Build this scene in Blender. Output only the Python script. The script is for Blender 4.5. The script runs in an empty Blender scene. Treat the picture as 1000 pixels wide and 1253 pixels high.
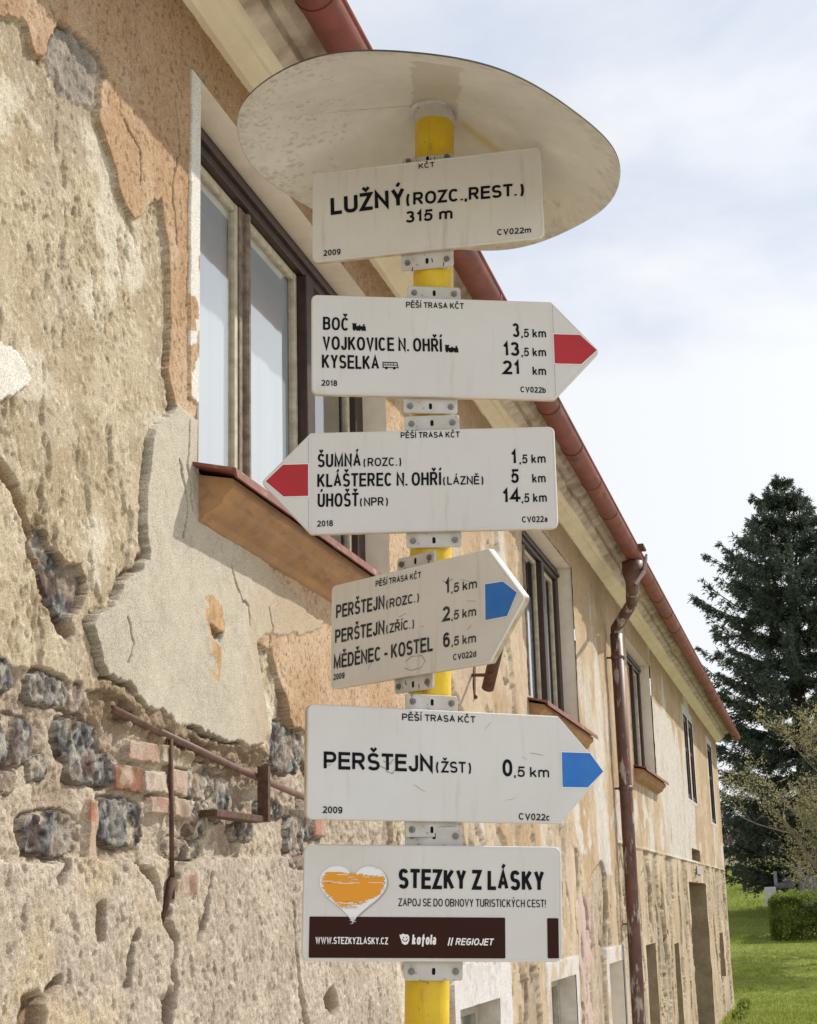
import bpy, bmesh, math, random
import numpy as np
from mathutils import Vector, Matrix

# ------------------------------------------------------------------ camera, sky, sun, exposure
scene = bpy.context.scene
COL = scene.collection
cam_data = bpy.data.cameras.new("camera")
cam = bpy.data.objects.new("camera", cam_data)
COL.objects.link(cam)
scene.camera = cam
CAM_R = np.array([[0.9686347325929529, 0.08417327253218261, 0.233798235677264],
                  [0.24711590813540799, -0.22753040073915745, -0.9418936482883251],
                  [-0.026086064497949094, 0.9701261654706058, -0.2411944035592607]])
CAM_C = np.array([1.9, 0.0, 1.7])
M4 = np.eye(4); M4[:3, :3] = CAM_R; M4[:3, 3] = CAM_C
cam.matrix_world = Matrix(M4.tolist())
cam_data.sensor_fit = 'VERTICAL'
cam_data.sensor_height = 36.0
cam_data.lens = 36.0 * 1947.7 / 1253.0
cam_data.clip_start = 0.05
cam_data.clip_end = 3000.0

SUN_AZ, SUN_EL = 45.0, 45.0            # azimuth clockwise from +Y
sun_dir = Vector((math.sin(math.radians(SUN_AZ)) * math.cos(math.radians(SUN_EL)),
                  math.cos(math.radians(SUN_AZ)) * math.cos(math.radians(SUN_EL)),
                  math.sin(math.radians(SUN_EL))))
world = bpy.data.worlds.new("World")
scene.world = world
world.use_nodes = True
wn, wl = world.node_tree.nodes, world.node_tree.links
wn.clear()
w_out = wn.new('ShaderNodeOutputWorld')
w_bg = wn.new('ShaderNodeBackground')
w_bg.inputs['Strength'].default_value = 0.11
w_sky = wn.new('ShaderNodeTexSky')
w_sky.sky_type = 'NISHITA'
w_sky.sun_disc = False
w_sky.sun_elevation = math.radians(SUN_EL)
w_sky.sun_rotation = math.radians(SUN_AZ)
w_sky.air_density = 1.0
w_sky.dust_density = 1.5
# broken bright spring cloud over the blue, thicker low down, brightened behind the camera
w_tc = wn.new('ShaderNodeTexCoord')
w_map = wn.new('ShaderNodeMapping')
w_map.inputs['Scale'].default_value = (1.0, 1.0, 2.2)
w_map.inputs['Location'].default_value = (0.35, 0.2, 0.1)
w_noise = wn.new('ShaderNodeTexNoise')
w_noise.inputs['Scale'].default_value = 3.4
w_noise.inputs['Detail'].default_value = 7.0
w_noise.inputs['Roughness'].default_value = 0.52
w_noise.inputs['Distortion'].default_value = 0.25
w_sep = wn.new('ShaderNodeSeparateXYZ')
w_low = wn.new('ShaderNodeMapRange')           # more cloud towards the horizon
w_low.inputs['From Min'].default_value = 0.62
w_low.inputs['From Max'].default_value = 0.18
w_low.inputs['To Min'].default_value = -0.10
w_low.inputs['To Max'].default_value = 0.34
w_add = wn.new('ShaderNodeMath'); w_add.operation = 'ADD'
w_ramp = wn.new('ShaderNodeMapRange')
w_ramp.interpolation_type = 'SMOOTHSTEP'
w_ramp.inputs['From Min'].default_value = 0.40
w_ramp.inputs['From Max'].default_value = 0.72
w_back = wn.new('ShaderNodeMapRange')          # unseen cloud behind the camera, brightened to fill the shaded signs
w_back.inputs['From Min'].default_value = 0.1
w_back.inputs['From Max'].default_value = -0.7
w_back.inputs['To Min'].default_value = 6.7
w_back.inputs['To Max'].default_value = 9.2
w_ccol = wn.new('ShaderNodeMix'); w_ccol.data_type = 'RGBA'; w_ccol.blend_type = 'MULTIPLY'
w_ccol.inputs[0].default_value = 1.0
w_ccol.inputs[6].default_value = (0.96, 0.985, 1.02, 1)
w_mix = wn.new('ShaderNodeMix'); w_mix.data_type = 'RGBA'
wl.new(w_tc.outputs['Generated'], w_map.inputs['Vector'])
wl.new(w_map.outputs['Vector'], w_noise.inputs['Vector'])
wl.new(w_tc.outputs['Generated'], w_sep.inputs['Vector'])
wl.new(w_sep.outputs['Z'], w_low.inputs['Value'])
wl.new(w_sep.outputs['Y'], w_back.inputs['Value'])
wl.new(w_noise.outputs['Fac'], w_add.inputs[0])
wl.new(w_low.outputs['Result'], w_add.inputs[1])
wl.new(w_add.outputs[0], w_ramp.inputs['Value'])
w_side = wn.new('ShaderNodeMapRange')          # cloud glows more on the sun's side
w_side.inputs['From Min'].default_value = -0.40
w_side.inputs['From Max'].default_value = 0.10
w_side.inputs['To Min'].default_value = 0.93
w_side.inputs['To Max'].default_value = 1.14
w_mul = wn.new('ShaderNodeMath'); w_mul.operation = 'MULTIPLY'
wl.new(w_sep.outputs['X'], w_side.inputs['Value'])
wl.new(w_back.outputs['Result'], w_mul.inputs[0]); wl.new(w_side.outputs['Result'], w_mul.inputs[1])
wl.new(w_mul.outputs[0], w_ccol.inputs[7])
wl.new(w_ramp.outputs['Result'], w_mix.inputs[0])
w_pale = wn.new('ShaderNodeMix'); w_pale.data_type = 'RGBA'   # thin high veil over the blue
w_pale.inputs[0].default_value = 0.74
w_pale.inputs[7].default_value = (5.5, 5.9, 6.7, 1)
wl.new(w_sky.outputs['Color'], w_pale.inputs[6])
wl.new(w_pale.outputs[2], w_mix.inputs[6])
wl.new(w_ccol.outputs[2], w_mix.inputs[7])
wl.new(w_mix.outputs[2], w_bg.inputs['Color'])
wl.new(w_bg.outputs[0], w_out.inputs['Surface'])

sun_data = bpy.data.lights.new("sun", 'SUN')
sun_data.energy = 3.9
sun_data.angle = math.radians(0.6)
sun_data.color = (1.0, 0.945, 0.86)
sun = bpy.data.objects.new("sun", sun_data)
COL.objects.link(sun)
sun.rotation_euler = sun_dir.to_track_quat('Z', 'Y').to_euler()
sun.location = (20, 20, 30)

scene.view_settings.view_transform = 'Standard'
scene.view_settings.look = 'None'
scene.view_settings.exposure = 0.32
scene.view_settings.gamma = 1.0
scene.view_settings.use_curve_mapping = False
scene.cycles.max_bounces = 6
scene.cycles.use_denoising = True

# ------------------------------------------------------------------ helpers
rng = random.Random(7)
NR = np.random.default_rng(11)


def lin(r, g, b):
    f = lambda c: (c / 255.0) / 12.92 if c / 255.0 <= 0.04045 else ((c / 255.0 + 0.055) / 1.055) ** 2.4
    return (f(r), f(g), f(b))


def empty(name, loc=(0, 0, 0)):
    o = bpy.data.objects.new(name, None)
    o.empty_display_size = 0.2
    o.location = loc
    COL.objects.link(o)
    return o


def tag(o, label=None, cat=None, group=None, kind=None):
    if label: o['label'] = label
    if cat: o['category'] = cat
    if group: o['group'] = group
    if kind: o['kind'] = kind
    return o


def link_mesh(name, me, mats, parent=None, smooth=False):
    o = bpy.data.objects.new(name, me)
    for m in (mats if isinstance(mats, (list, tuple)) else [mats]):
        me.materials.append(m)
    COL.objects.link(o)
    if parent is not None:
        o.parent = parent
    if smooth:
        me.polygons.foreach_set('use_smooth', np.ones(len(me.polygons), bool))
    return o


class MB:
    """collects shapes and links them as one mesh object"""
    def __init__(self):
        self.v, self.f, self.m = [], [], []

    def face(self, pts, mi=0):
        n = len(self.v)
        self.v += [tuple(p) for p in pts]
        self.f.append(tuple(range(n, n + len(pts))))
        self.m.append(mi)

    def add(self, verts, faces, mi=0):
        n = len(self.v)
        self.v += [tuple(p) for p in verts]
        for f in faces:
            self.f.append(tuple(i + n for i in f)); self.m.append(mi)

    def box(self, x0, y0, z0, x1, y1, z1, mi=0):
        v = [(x0, y0, z0), (x1, y0, z0), (x1, y1, z0), (x0, y1, z0), (x0, y0, z1), (x1, y0, z1), (x1, y1, z1), (x0, y1, z1)]
        self.add(v, [(3, 2, 1, 0), (4, 5, 6, 7), (0, 1, 5, 4), (1, 2, 6, 5), (2, 3, 7, 6), (3, 0, 4, 7)], mi)

    def bbox(self, x0, y0, z0, x1, y1, z1, b=0.006, mi=0):
        """box with bevelled edges"""
        bm = bmesh.new()
        bmesh.ops.create_cube(bm, size=1)
        for v in bm.verts:
            v.co = Vector(((x0 + x1) / 2 + v.co.x * (x1 - x0), (y0 + y1) / 2 + v.co.y * (y1 - y0), (z0 + z1) / 2 + v.co.z * (z1 - z0)))
        bmesh.ops.bevel(bm, geom=list(bm.edges), offset=b, segments=2, affect='EDGES', profile=0.6)
        bm.verts.index_update()
        self.add([v.co[:] for v in bm.verts], [[v.index for v in f.verts] for f in bm.faces], mi)
        bm.free()

    def tube(self, pts, rad, n=12, mi=0, cap=True):
        pts = [Vector(p) for p in pts]
        rads = rad if isinstance(rad, (list, tuple)) else [rad] * len(pts)
        base = len(self.v)
        up = None
        for i, p in enumerate(pts):
            t = (pts[min(i + 1, len(pts) - 1)] - pts[max(i - 1, 0)]).normalized()
            if up is None:
                up = t.orthogonal().normalized()
            else:
                up = (up - t * up.dot(t)).normalized()
            s = t.cross(up)
            for k in range(n):
                a = 2 * math.pi * k / n
                q = p + (up * math.cos(a) + s * math.sin(a)) * rads[i]
                self.v.append(q[:])
        for i in range(len(pts) - 1):
            for k in range(n):
                a, b = base + i * n + k, base + i * n + (k + 1) % n
                self.f.append((a, b, b + n, a + n)); self.m.append(mi)
        if cap:
            self.f.append(tuple(base + k for k in reversed(range(n)))); self.m.append(mi)
            e = base + (len(pts) - 1) * n
            self.f.append(tuple(e + k for k in range(n))); self.m.append(mi)

    def prism(self, prof, y0, y1, mi=0, closed=True, caps=True):
        """profile of (x, z) extruded along y"""
        n = len(prof)
        v = [(p[0], y0, p[1]) for p in prof] + [(p[0], y1, p[1]) for p in prof]
        f = [(i, (i + 1) % n, n + (i + 1) % n, n + i) for i in range(n if closed else n - 1)]
        if closed and caps:
            f += [tuple(reversed(range(n))), tuple(range(n, 2 * n))]
        self.add(v, f, mi)

    def build(self, name, mats, parent=None, smooth=False, recalc=False):
        me = bpy.data.meshes.new(name)
        me.from_pydata(self.v, [], self.f)
        me.polygons.foreach_set('material_index', np.array(self.m, dtype=np.int32))
        if recalc:
            bm = bmesh.new(); bm.from_mesh(me)
            bmesh.ops.recalc_face_normals(bm, faces=bm.faces)
            bm.to_mesh(me); bm.free()
        me.update()
        return link_mesh(name, me, mats, parent, smooth)


def quads_mesh(name, V, F, mats, parent=None, smooth=False, col=None):
    """V (n,3), F (m,k) arrays -> one mesh object; col (n,3) -> colour attribute"""
    me = bpy.data.meshes.new(name)
    k = F.shape[1]
    me.vertices.add(len(V)); me.vertices.foreach_set('co', np.ascontiguousarray(V, np.float32).ravel())
    me.loops.add(F.size); me.loops.foreach_set('vertex_index', np.ascontiguousarray(F, np.int32).ravel())
    me.polygons.add(len(F))
    me.polygons.foreach_set('loop_start', np.arange(0, F.size, k, dtype=np.int32))
    me.polygons.foreach_set('loop_total', np.full(len(F), k, np.int32))
    me.update(calc_edges=True)
    if col is not None:
        ca = me.color_attributes.new('Col', 'FLOAT_COLOR', 'POINT')
        c4 = np.ones((len(V), 4), np.float32); c4[:, :3] = col
        ca.data.foreach_set('color', c4.ravel())
    return link_mesh(name, me, mats, parent, smooth)


# noise on numpy arrays ------------------------------------------------------------
def _hash(ix, iy, seed):
    h = (ix.astype(np.int64) * 374761393 + iy.astype(np.int64) * 668265263 + seed * 1274126177) & 0xFFFFFFFF
    h = ((h ^ (h >> 13)) * 1274126177) & 0xFFFFFFFF
    h = ((h ^ (h >> 16)) * 2246822519) & 0xFFFFFFFF
    return ((h ^ (h >> 15)) & 0xFFFFFF).astype(np.float64) / 0xFFFFFF


def vnoise(x, y, seed=0):
    ix, iy = np.floor(x), np.floor(y)
    fx, fy = x - ix, y - iy
    fx = fx * fx * fx * (fx * (fx * 6 - 15) + 10); fy = fy * fy * fy * (fy * (fy * 6 - 15) + 10)
    a, b = _hash(ix, iy, seed), _hash(ix + 1, iy, seed)
    c, d = _hash(ix, iy + 1, seed), _hash(ix + 1, iy + 1, seed)
    return (a + (b - a) * fx) * (1 - fy) + (c + (d - c) * fx) * fy


def fbm(x, y, scale, octv=4, seed=0, gain=0.5):
    """mean 0, about -1..1"""
    t, amp, tot = 0, 1.0, 0.0
    for o in range(octv):
        ca, sa = math.cos(o * 1.1 + seed), math.sin(o * 1.1 + seed)
        s = scale * (2.03 ** o)
        t = t + amp * (vnoise((x * ca - y * sa) * s + 17.3 * o, (x * sa + y * ca) * s + 5.1 * o, seed + o * 31) * 2 - 1)
        tot += amp; amp *= gain
    return t / tot * 1.7


def worley(x, y, scale, seed=0):
    X, Y = x * scale, y * scale
    ix, iy = np.floor(X), np.floor(Y)
    d1 = np.full(X.shape, 9.0); d2 = np.full(X.shape, 9.0); cid = np.zeros(X.shape)
    for di in (-1, 0, 1):
        for dj in (-1, 0, 1):
            cx, cy = ix + di, iy + dj
            px, py = cx + _hash(cx, cy, seed), cy + _hash(cx, cy, seed + 7)
            d = np.hypot(px - X, py - Y)
            near = d < d1
            d2 = np.where(near, d1, np.minimum(d2, d))
            cid = np.where(near, _hash(cx, cy, seed + 19), cid)
            d1 = np.where(near, d, d1)
    return d1, d2, cid


def smooth01(x, a, b):
    t = np.clip((x - a) / (b - a), 0, 1)
    return t * t * (3 - 2 * t)


def inpoly(x, y, poly):
    r = np.zeros(x.shape, bool)
    n = len(poly)
    x0, x1 = min(p[0] for p in poly), max(p[0] for p in poly)
    y0, y1 = min(p[1] for p in poly), max(p[1] for p in poly)
    box = (x >= x0) & (x <= x1) & (y >= y0) & (y <= y1)
    xs, ys = x[box], y[box]
    rr = np.zeros(xs.shape, bool)
    for i in range(n):
        ax, ay = poly[i]; bx, by = poly[(i + 1) % n]
        if ay == by: continue
        c = ((ay > ys) != (by > ys)) & (xs < (bx - ax) * (ys - ay) / (by - ay) + ax)
        rr ^= c
    r[box] = rr
    return r


def segdist(x, y, pts):
    d = np.full(x.shape, 9.0)
    for (ax, ay), (bx, by) in zip(pts[:-1], pts[1:]):
        vx, vy = bx - ax, by - ay
        t = np.clip(((x - ax) * vx + (y - ay) * vy) / (vx * vx + vy * vy + 1e-9), 0, 1)
        d = np.minimum(d, np.hypot(x - ax - t * vx, y - ay - t * vy))
    return d


def at(px, py, off=0.0):
    """photo pixel -> point on the plane x = off (parallel to the house wall)"""
    v = CAM_R @ np.array([px - 500.0, -(py - 626.5), -1947.7])
    t = (off - CAM_C[0]) / v[0]
    return CAM_C + v * t


def wp(pts, off=0.0):
    return [tuple(at(x, y, off)[1:]) for x, y in pts]


# materials ------------------------------------------------------------------------
def mat(name, color, rough=0.6, metal=0.0, noise=0.0, nscale=8.0, color2=None, bump=0.0, bscale=60.0, attr=False, spec=0.4, detail=5.0, streak=None, patch=None):
    m = bpy.data.materials.new(name); m.use_nodes = True
    nt = m.node_tree; N, L = nt.nodes, nt.links
    bs = N['Principled BSDF']
    bs.inputs['Roughness'].default_value = rough
    bs.inputs['Metallic'].default_value = metal
    bs.inputs['Specular IOR Level'].default_value = spec
    tc = N.new('ShaderNodeTexCoord')
    src = None
    if attr:
        a = N.new('ShaderNodeAttribute'); a.attribute_name = 'Col'; src = a.outputs['Color']
    if color2 is not None or noise > 0:
        nz = N.new('ShaderNodeTexNoise'); nz.inputs['Scale'].default_value = nscale; nz.inputs['Detail'].default_value = detail
        nz.inputs['Roughness'].default_value = 0.62
        L.new(tc.outputs['Object'], nz.inputs['Vector'])
        mx = N.new('ShaderNodeMix'); mx.data_type = 'RGBA'
        mr = N.new('ShaderNodeMapRange'); mr.inputs['From Min'].default_value = 0.35; mr.inputs['From Max'].default_value = 0.65
        L.new(nz.outputs['Fac'], mr.inputs['Value'])
        if attr:
            mx.blend_type = 'MULTIPLY'; mx.inputs[0].default_value = 1.0
            mr.inputs['To Min'].default_value = 1 - noise; mr.inputs['To Max'].default_value = 1 + noise * 0.5
            L.new(src, mx.inputs[6]); L.new(mr.outputs['Result'], mx.inputs[7])
        else:
            c2 = color2 if color2 is not None else tuple(c * (1 - noise) for c in color)
            mx.inputs[6].default_value = (*color, 1); mx.inputs[7].default_value = (*c2, 1)
            L.new(mr.outputs['Result'], mx.inputs[0])
        src = mx.outputs[2]
    if src is None and (streak or patch):
        rgb = N.new('ShaderNodeRGB'); rgb.outputs[0].default_value = (*color, 1); src = rgb.outputs[0]
    for opt in (patch, streak):
        if not opt: continue
        ocol, oscale, lo, hi, amt = opt            # colour, noise scale per axis, threshold range, strength
        mp = N.new('ShaderNodeMapping'); mp.inputs['Scale'].default_value = oscale
        L.new(tc.outputs['Object'], mp.inputs['Vector'])
        n2 = N.new('ShaderNodeTexNoise'); n2.inputs['Scale'].default_value = 1.0; n2.inputs['Detail'].default_value = 7; n2.inputs['Roughness'].default_value = 0.65
        L.new(mp.outputs[0], n2.inputs['Vector'])
        r2 = N.new('ShaderNodeMapRange'); r2.interpolation_type = 'SMOOTHSTEP'
        r2.inputs['From Min'].default_value = lo; r2.inputs['From Max'].default_value = hi; r2.inputs['To Max'].default_value = amt
        L.new(n2.outputs['Fac'], r2.inputs['Value'])
        m2 = N.new('ShaderNodeMix'); m2.data_type = 'RGBA'
        L.new(r2.outputs['Result'], m2.inputs[0]); L.new(src, m2.inputs[6]); m2.inputs[7].default_value = (*ocol, 1)
        src = m2.outputs[2]
    if src is not None:
        L.new(src, bs.inputs['Base Color'])
    else:
        bs.inputs['Base Color'].default_value = (*color, 1)
    if bump > 0:
        bn = N.new('ShaderNodeTexNoise'); bn.inputs['Scale'].default_value = bscale; bn.inputs['Detail'].default_value = 6
        L.new(tc.outputs['Object'], bn.inputs['Vector'])
        bp = N.new('ShaderNodeBump'); bp.inputs['Strength'].default_value = 0.6; bp.inputs['Distance'].default_value = bump
        L.new(bn.outputs['Fac'], bp.inputs['Height']); L.new(bp.outputs['Normal'], bs.inputs['Normal'])
    return m


M_wall = mat('weathered_plaster', (1, 1, 1), rough=0.95, noise=0.36, nscale=210, attr=True, bump=0.005, bscale=240, spec=0.12)
M_sign = mat('sign_enamel', (0.63, 0.63, 0.625), rough=0.36, color2=(0.60, 0.595, 0.58), nscale=7, spec=0.4, streak=((0.40, 0.36, 0.29), (55, 5, 10), 0.54, 0.80, 0.45), patch=((0.42, 0.39, 0.33), (130, 130, 130), 0.66, 0.76, 0.5))
M_signage_old = mat('aged_sign_enamel', (0.635, 0.628, 0.60), rough=0.42, color2=(0.60, 0.59, 0.555), nscale=9, spec=0.4, detail=8, streak=((0.36, 0.32, 0.25), (48, 4, 10), 0.52, 0.78, 0.55), patch=((0.34, 0.31, 0.26), (110, 110, 110), 0.64, 0.75, 0.6))
M_signedge = mat('sign_edge_enamel', (0.52, 0.48, 0.38), rough=0.45, color2=(0.36, 0.29, 0.17), nscale=35)
M_scuff = mat('grey_scuff', (0.40, 0.385, 0.355), rough=0.6, noise=0.3, nscale=60)
M_ink = mat('black_lettering', (0.007, 0.007, 0.011), rough=0.7, spec=0.12)
M_faded = mat('weathered_black_lettering', (0.010, 0.010, 0.014), rough=0.7, color2=(0.07, 0.07, 0.07), nscale=70, spec=0.12)
M_red = mat('red_mark_paint', lin(176, 22, 36), rough=0.45, color2=lin(162, 24, 34), nscale=20)
M_blue = mat('blue_mark_paint', lin(24, 104, 190), rough=0.45, color2=lin(40, 112, 186), nscale=30)
M_brown = mat('brown_print', lin(50, 24, 17), rough=0.6, spec=0.15)
M_white = mat('white_print', (0.80, 0.80, 0.80), rough=0.4)
M_heartwhite = mat('heart_white_print', (0.78, 0.80, 0.84), rough=0.4)
M_greyprint = mat('grey_print', (0.36, 0.35, 0.34), rough=0.45)
M_orange = mat('orange_print', lin(222, 150, 24), rough=0.4)
M_yellow = mat('yellow_pole_paint', (0.70, 0.49, 0.02), rough=0.42, color2=(0.58, 0.39, 0.02), nscale=14, bump=0.004, bscale=45, streak=((0.22, 0.13, 0.03), (45, 45, 5), 0.54, 0.75, 0.7), patch=((0.12, 0.08, 0.03), (60, 60, 60), 0.64, 0.72, 0.8))
M_bracket = mat('bracket_enamel', (0.56, 0.555, 0.54), rough=0.4, color2=(0.46, 0.44, 0.40), nscale=28, patch=((0.16, 0.085, 0.045), (70, 70, 70), 0.60, 0.70, 0.8))
M_bolt = mat('bolt_steel', (0.20, 0.19, 0.18), rough=0.45, metal=0.7)
M_cap = mat('cap_enamel', (1, 1, 1), rough=0.5, noise=0.05, nscale=30, attr=True, spec=0.3)
M_capedge = mat('cap_rim', (0.12, 0.10, 0.08), rough=0.7, noise=0.5, nscale=40)
M_darkwood = mat('dark_brown_window_paint', (0.022, 0.011, 0.008), rough=0.5, color2=(0.045, 0.02, 0.013), nscale=18)
M_sash = mat('aged_sash_paint', (0.52, 0.47, 0.35), rough=0.6, color2=(0.36, 0.31, 0.22), nscale=25)
M_mull = mat('grey_brown_weathered_wood', (0.24, 0.19, 0.15), rough=0.75, color2=(0.13, 0.09, 0.07), nscale=30)
M_backing = mat('white_backing', (0.68, 0.69, 0.72), rough=0.8)
M_reveal = mat('cream_reveal_plaster', (0.78, 0.71, 0.60), rough=0.9, color2=(0.70, 0.62, 0.51), nscale=9, bump=0.003, bscale=120, spec=0.1)
M_sheet = mat('red_sill_sheet', lin(134, 78, 64), rough=0.6, color2=lin(96, 54, 44), nscale=14, patch=((0.30, 0.22, 0.18), (25, 8, 25), 0.58, 0.68, 0.7))
M_ledge = mat('sill_plaster', (0.40, 0.235, 0.12), rough=0.9, color2=(0.30, 0.185, 0.11), nscale=6, patch=((0.20, 0.125, 0.08), (14, 4, 20), 0.50, 0.70, 0.75), bump=0.006, bscale=50, spec=0.1)
M_cornice = mat('cornice_plaster', (0.78, 0.70, 0.54), rough=0.9, color2=(0.68, 0.60, 0.44), nscale=3.5, bump=0.006, bscale=40, spec=0.1, detail=9)
M_cornice2 = mat('broken_cornice_plaster', (0.62, 0.56, 0.45), rough=0.95, color2=(0.34, 0.27, 0.20), nscale=5, bump=0.03, bscale=16, spec=0.1, detail=9)
M_gutter = mat('red_brown_gutter', lin(132, 66, 52), rough=0.6, color2=lin(104, 54, 44), nscale=4, streak=((0.07, 0.035, 0.028), (9, 3, 9), 0.5, 0.7, 0.7), patch=((0.30, 0.16, 0.12), (7, 2.5, 7), 0.58, 0.70, 0.6))
M_pipe = mat('peeling_pipe_paint', (0.085, 0.028, 0.020), rough=0.5, color2=(0.13, 0.075, 0.06), nscale=5.0, detail=9, patch=((0.40, 0.36, 0.32), (9, 9, 2.2), 0.54, 0.60, 0.9), streak=((0.16, 0.05, 0.03), (14, 14, 3), 0.56, 0.62, 0.9))
M_rust = mat('rusty_iron', (0.055, 0.028, 0.018), rough=0.8, color2=(0.12, 0.06, 0.035), nscale=40, bump=0.002, bscale=120)
M_rod = mat('brown_rod', (0.16, 0.085, 0.06), rough=0.6, color2=(0.10, 0.05, 0.035), nscale=20)
M_roof = mat('roof_tiles', (0.22, 0.09, 0.055), rough=0.8, color2=(0.14, 0.07, 0.05), nscale=5)
M_dark = mat('dark_door_wood', (0.075, 0.050, 0.034), rough=0.8, color2=(0.045, 0.03, 0.022), nscale=8)
M_whitewash = mat('white_surround', (0.66, 0.63, 0.57), rough=0.9, color2=(0.5, 0.45, 0.37), nscale=6, bump=0.004, bscale=60)

M_glass = bpy.data.materials.new('window_glass'); M_glass.use_nodes = True
_n, _l = M_glass.node_tree.nodes, M_glass.node_tree.links
_n.clear()
_o = _n.new('ShaderNodeOutputMaterial'); _mx = _n.new('ShaderNodeMixShader')
_t = _n.new('ShaderNodeBsdfTransparent'); _t.inputs[0].default_value = (0.86, 0.90, 0.92, 1)
_g = _n.new('ShaderNodeBsdfGlossy'); _g.inputs['Roughness'].default_value = 0.03
_fw = _n.new('ShaderNodeLayerWeight'); _fw.inputs['Blend'].default_value = 0.5
_pw = _n.new('ShaderNodeMath'); _pw.operation = 'POWER'; _pw.inputs[1].default_value = 2.4
_lw = _n.new('ShaderNodeMath'); _lw.operation = 'MULTIPLY_ADD'; _lw.inputs[1].default_value = 0.86; _lw.inputs[2].default_value = 0.14
_l.new(_fw.outputs['Facing'], _pw.inputs[0]); _l.new(_pw.outputs[0], _lw.inputs[0])
_nz = _n.new('ShaderNodeTexNoise'); _nz.inputs['Scale'].default_value = 3.0
_bp = _n.new('ShaderNodeBump'); _bp.inputs['Strength'].default_value = 0.015; _bp.inputs['Distance'].default_value = 0.02
_tc = _n.new('ShaderNodeTexCoord')
_l.new(_tc.outputs['Object'], _nz.inputs['Vector']); _l.new(_nz.outputs['Fac'], _bp.inputs['Height']); _l.new(_bp.outputs['Normal'], _g.inputs['Normal'])
_l.new(_lw.outputs[0], _mx.inputs[0]); _l.new(_t.outputs[0], _mx.inputs[1]); _l.new(_g.outputs[0], _mx.inputs[2]); _l.new(_mx.outputs[0], _o.inputs[0])

# ------------------------------------------------------------------ ground
TY = [-400, 0, 15, 28, 33, 40, 45, 52, 60, 75, 90, 120, 150, 180, 230, 400, 1500]
TZ = [0.0, 0.0, -0.12, -0.27, -0.27, 0.22, 0.62, 1.20, 1.95, 2.95, 3.55, 4.85, 6.2, 7.3, 7.6, 6.0, -10.0]


def ground_z(x, y):
    x, y = np.asarray(x, float), np.asarray(y, float)
    z = np.zeros(np.broadcast(x, y).shape)
    for k in (-2.5, -1, 0, 1, 2.5):
        z = z + np.interp(y + k, TY, TZ) / 5
    return z + 0.05 * fbm(x, y, 0.16, 3, 5) * smooth01(y, 34, 45) + 0.25 * fbm(x, y, 0.03, 2, 9) * smooth01(y, 80, 140)


def sheet(name, xs, ys, m, dz=0.0):
    X, Y = np.meshgrid(xs, ys)
    Z = ground_z(X, Y) + dz
    V = np.stack([X, Y, Z], -1).reshape(-1, 3)
    nx = len(xs); i = np.arange(len(ys) - 1)[:, None] * nx + np.arange(nx - 1)[None, :]
    i = i.ravel()
    F = np.stack([i, i + 1, i + nx + 1, i + nx], -1)
    return tag(quads_mesh(name, V, F, m, smooth=True), kind='structure')


M_lawn = mat('lawn_turf', (0.18, 0.22, 0.045), rough=0.95, color2=(0.24, 0.265, 0.075), nscale=1.3, bump=0.04, bscale=22, spec=0.1, detail=9, patch=((0.20, 0.165, 0.09), (0.7, 0.7, 0.7), 0.56, 0.72, 0.6))
M_field = mat('dry_field_earth', (0.20, 0.150, 0.10), rough=0.95, color2=(0.15, 0.15, 0.07), nscale=0.15, bump=0.2, bscale=2, spec=0.1)
gx = np.concatenate([np.linspace(-900, -45, 12), np.linspace(-40, 60, 101), np.linspace(66, 900, 12)])
sheet('lawn', gx, np.concatenate([np.linspace(-300, -10, 8), np.linspace(-5, 80, 110)]), M_lawn)
sheet('field', gx, np.concatenate([np.linspace(80, 240, 60), np.linspace(260, 1500, 12)]), M_field, 0.0)
gp = MB()  # gravel by the house, widened and paled to bounce light up under cap and cornice
gpx, gpy = np.linspace(0.0, 14.0, 12), np.linspace(-30, 17.0, 60)
for i in range(11):
    for j in range(59):
        q = [(gpx[i], gpy[j]), (gpx[i + 1], gpy[j]), (gpx[i + 1], gpy[j + 1]), (gpx[i], gpy[j + 1])]
        gp.face([(a, b, float(ground_z(a, b)) + 0.012) for a, b in q])
M_bounce_gravel = mat('pale_bounce_gravel', (0.56, 0.52, 0.46), rough=0.95, color2=(0.46, 0.42, 0.36), nscale=3, bump=0.02, bscale=60, spec=0.1, detail=9)
tag(gp.build('bounce_path', M_bounce_gravel), kind='structure')
rp = MB()  # pale strip added out of view, bounces neutral light onto the far cornice
rx_, ry_ = np.linspace(3.0, 11.0, 9), np.linspace(17.004, 58, 50)
for i in range(8):
    for j in range(49):
        q = [(rx_[i], ry_[j]), (rx_[i + 1], ry_[j]), (rx_[i + 1], ry_[j + 1]), (rx_[i], ry_[j + 1])]
        rp.face([(a, b, float(ground_z(a, b)) + 0.03) for a, b in q])
tag(rp.build('added_bounce_strip', M_bounce_gravel), kind='structure')

# ------------------------------------------------------------------ the house wall
house = empty('village_house', (0, 0, 0))
tag(house, 'long two storey house with peeling ochre plaster and bare stone, behind the signs', 'house')
Y_END = 32.3
H_TOP = 4.75
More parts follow.
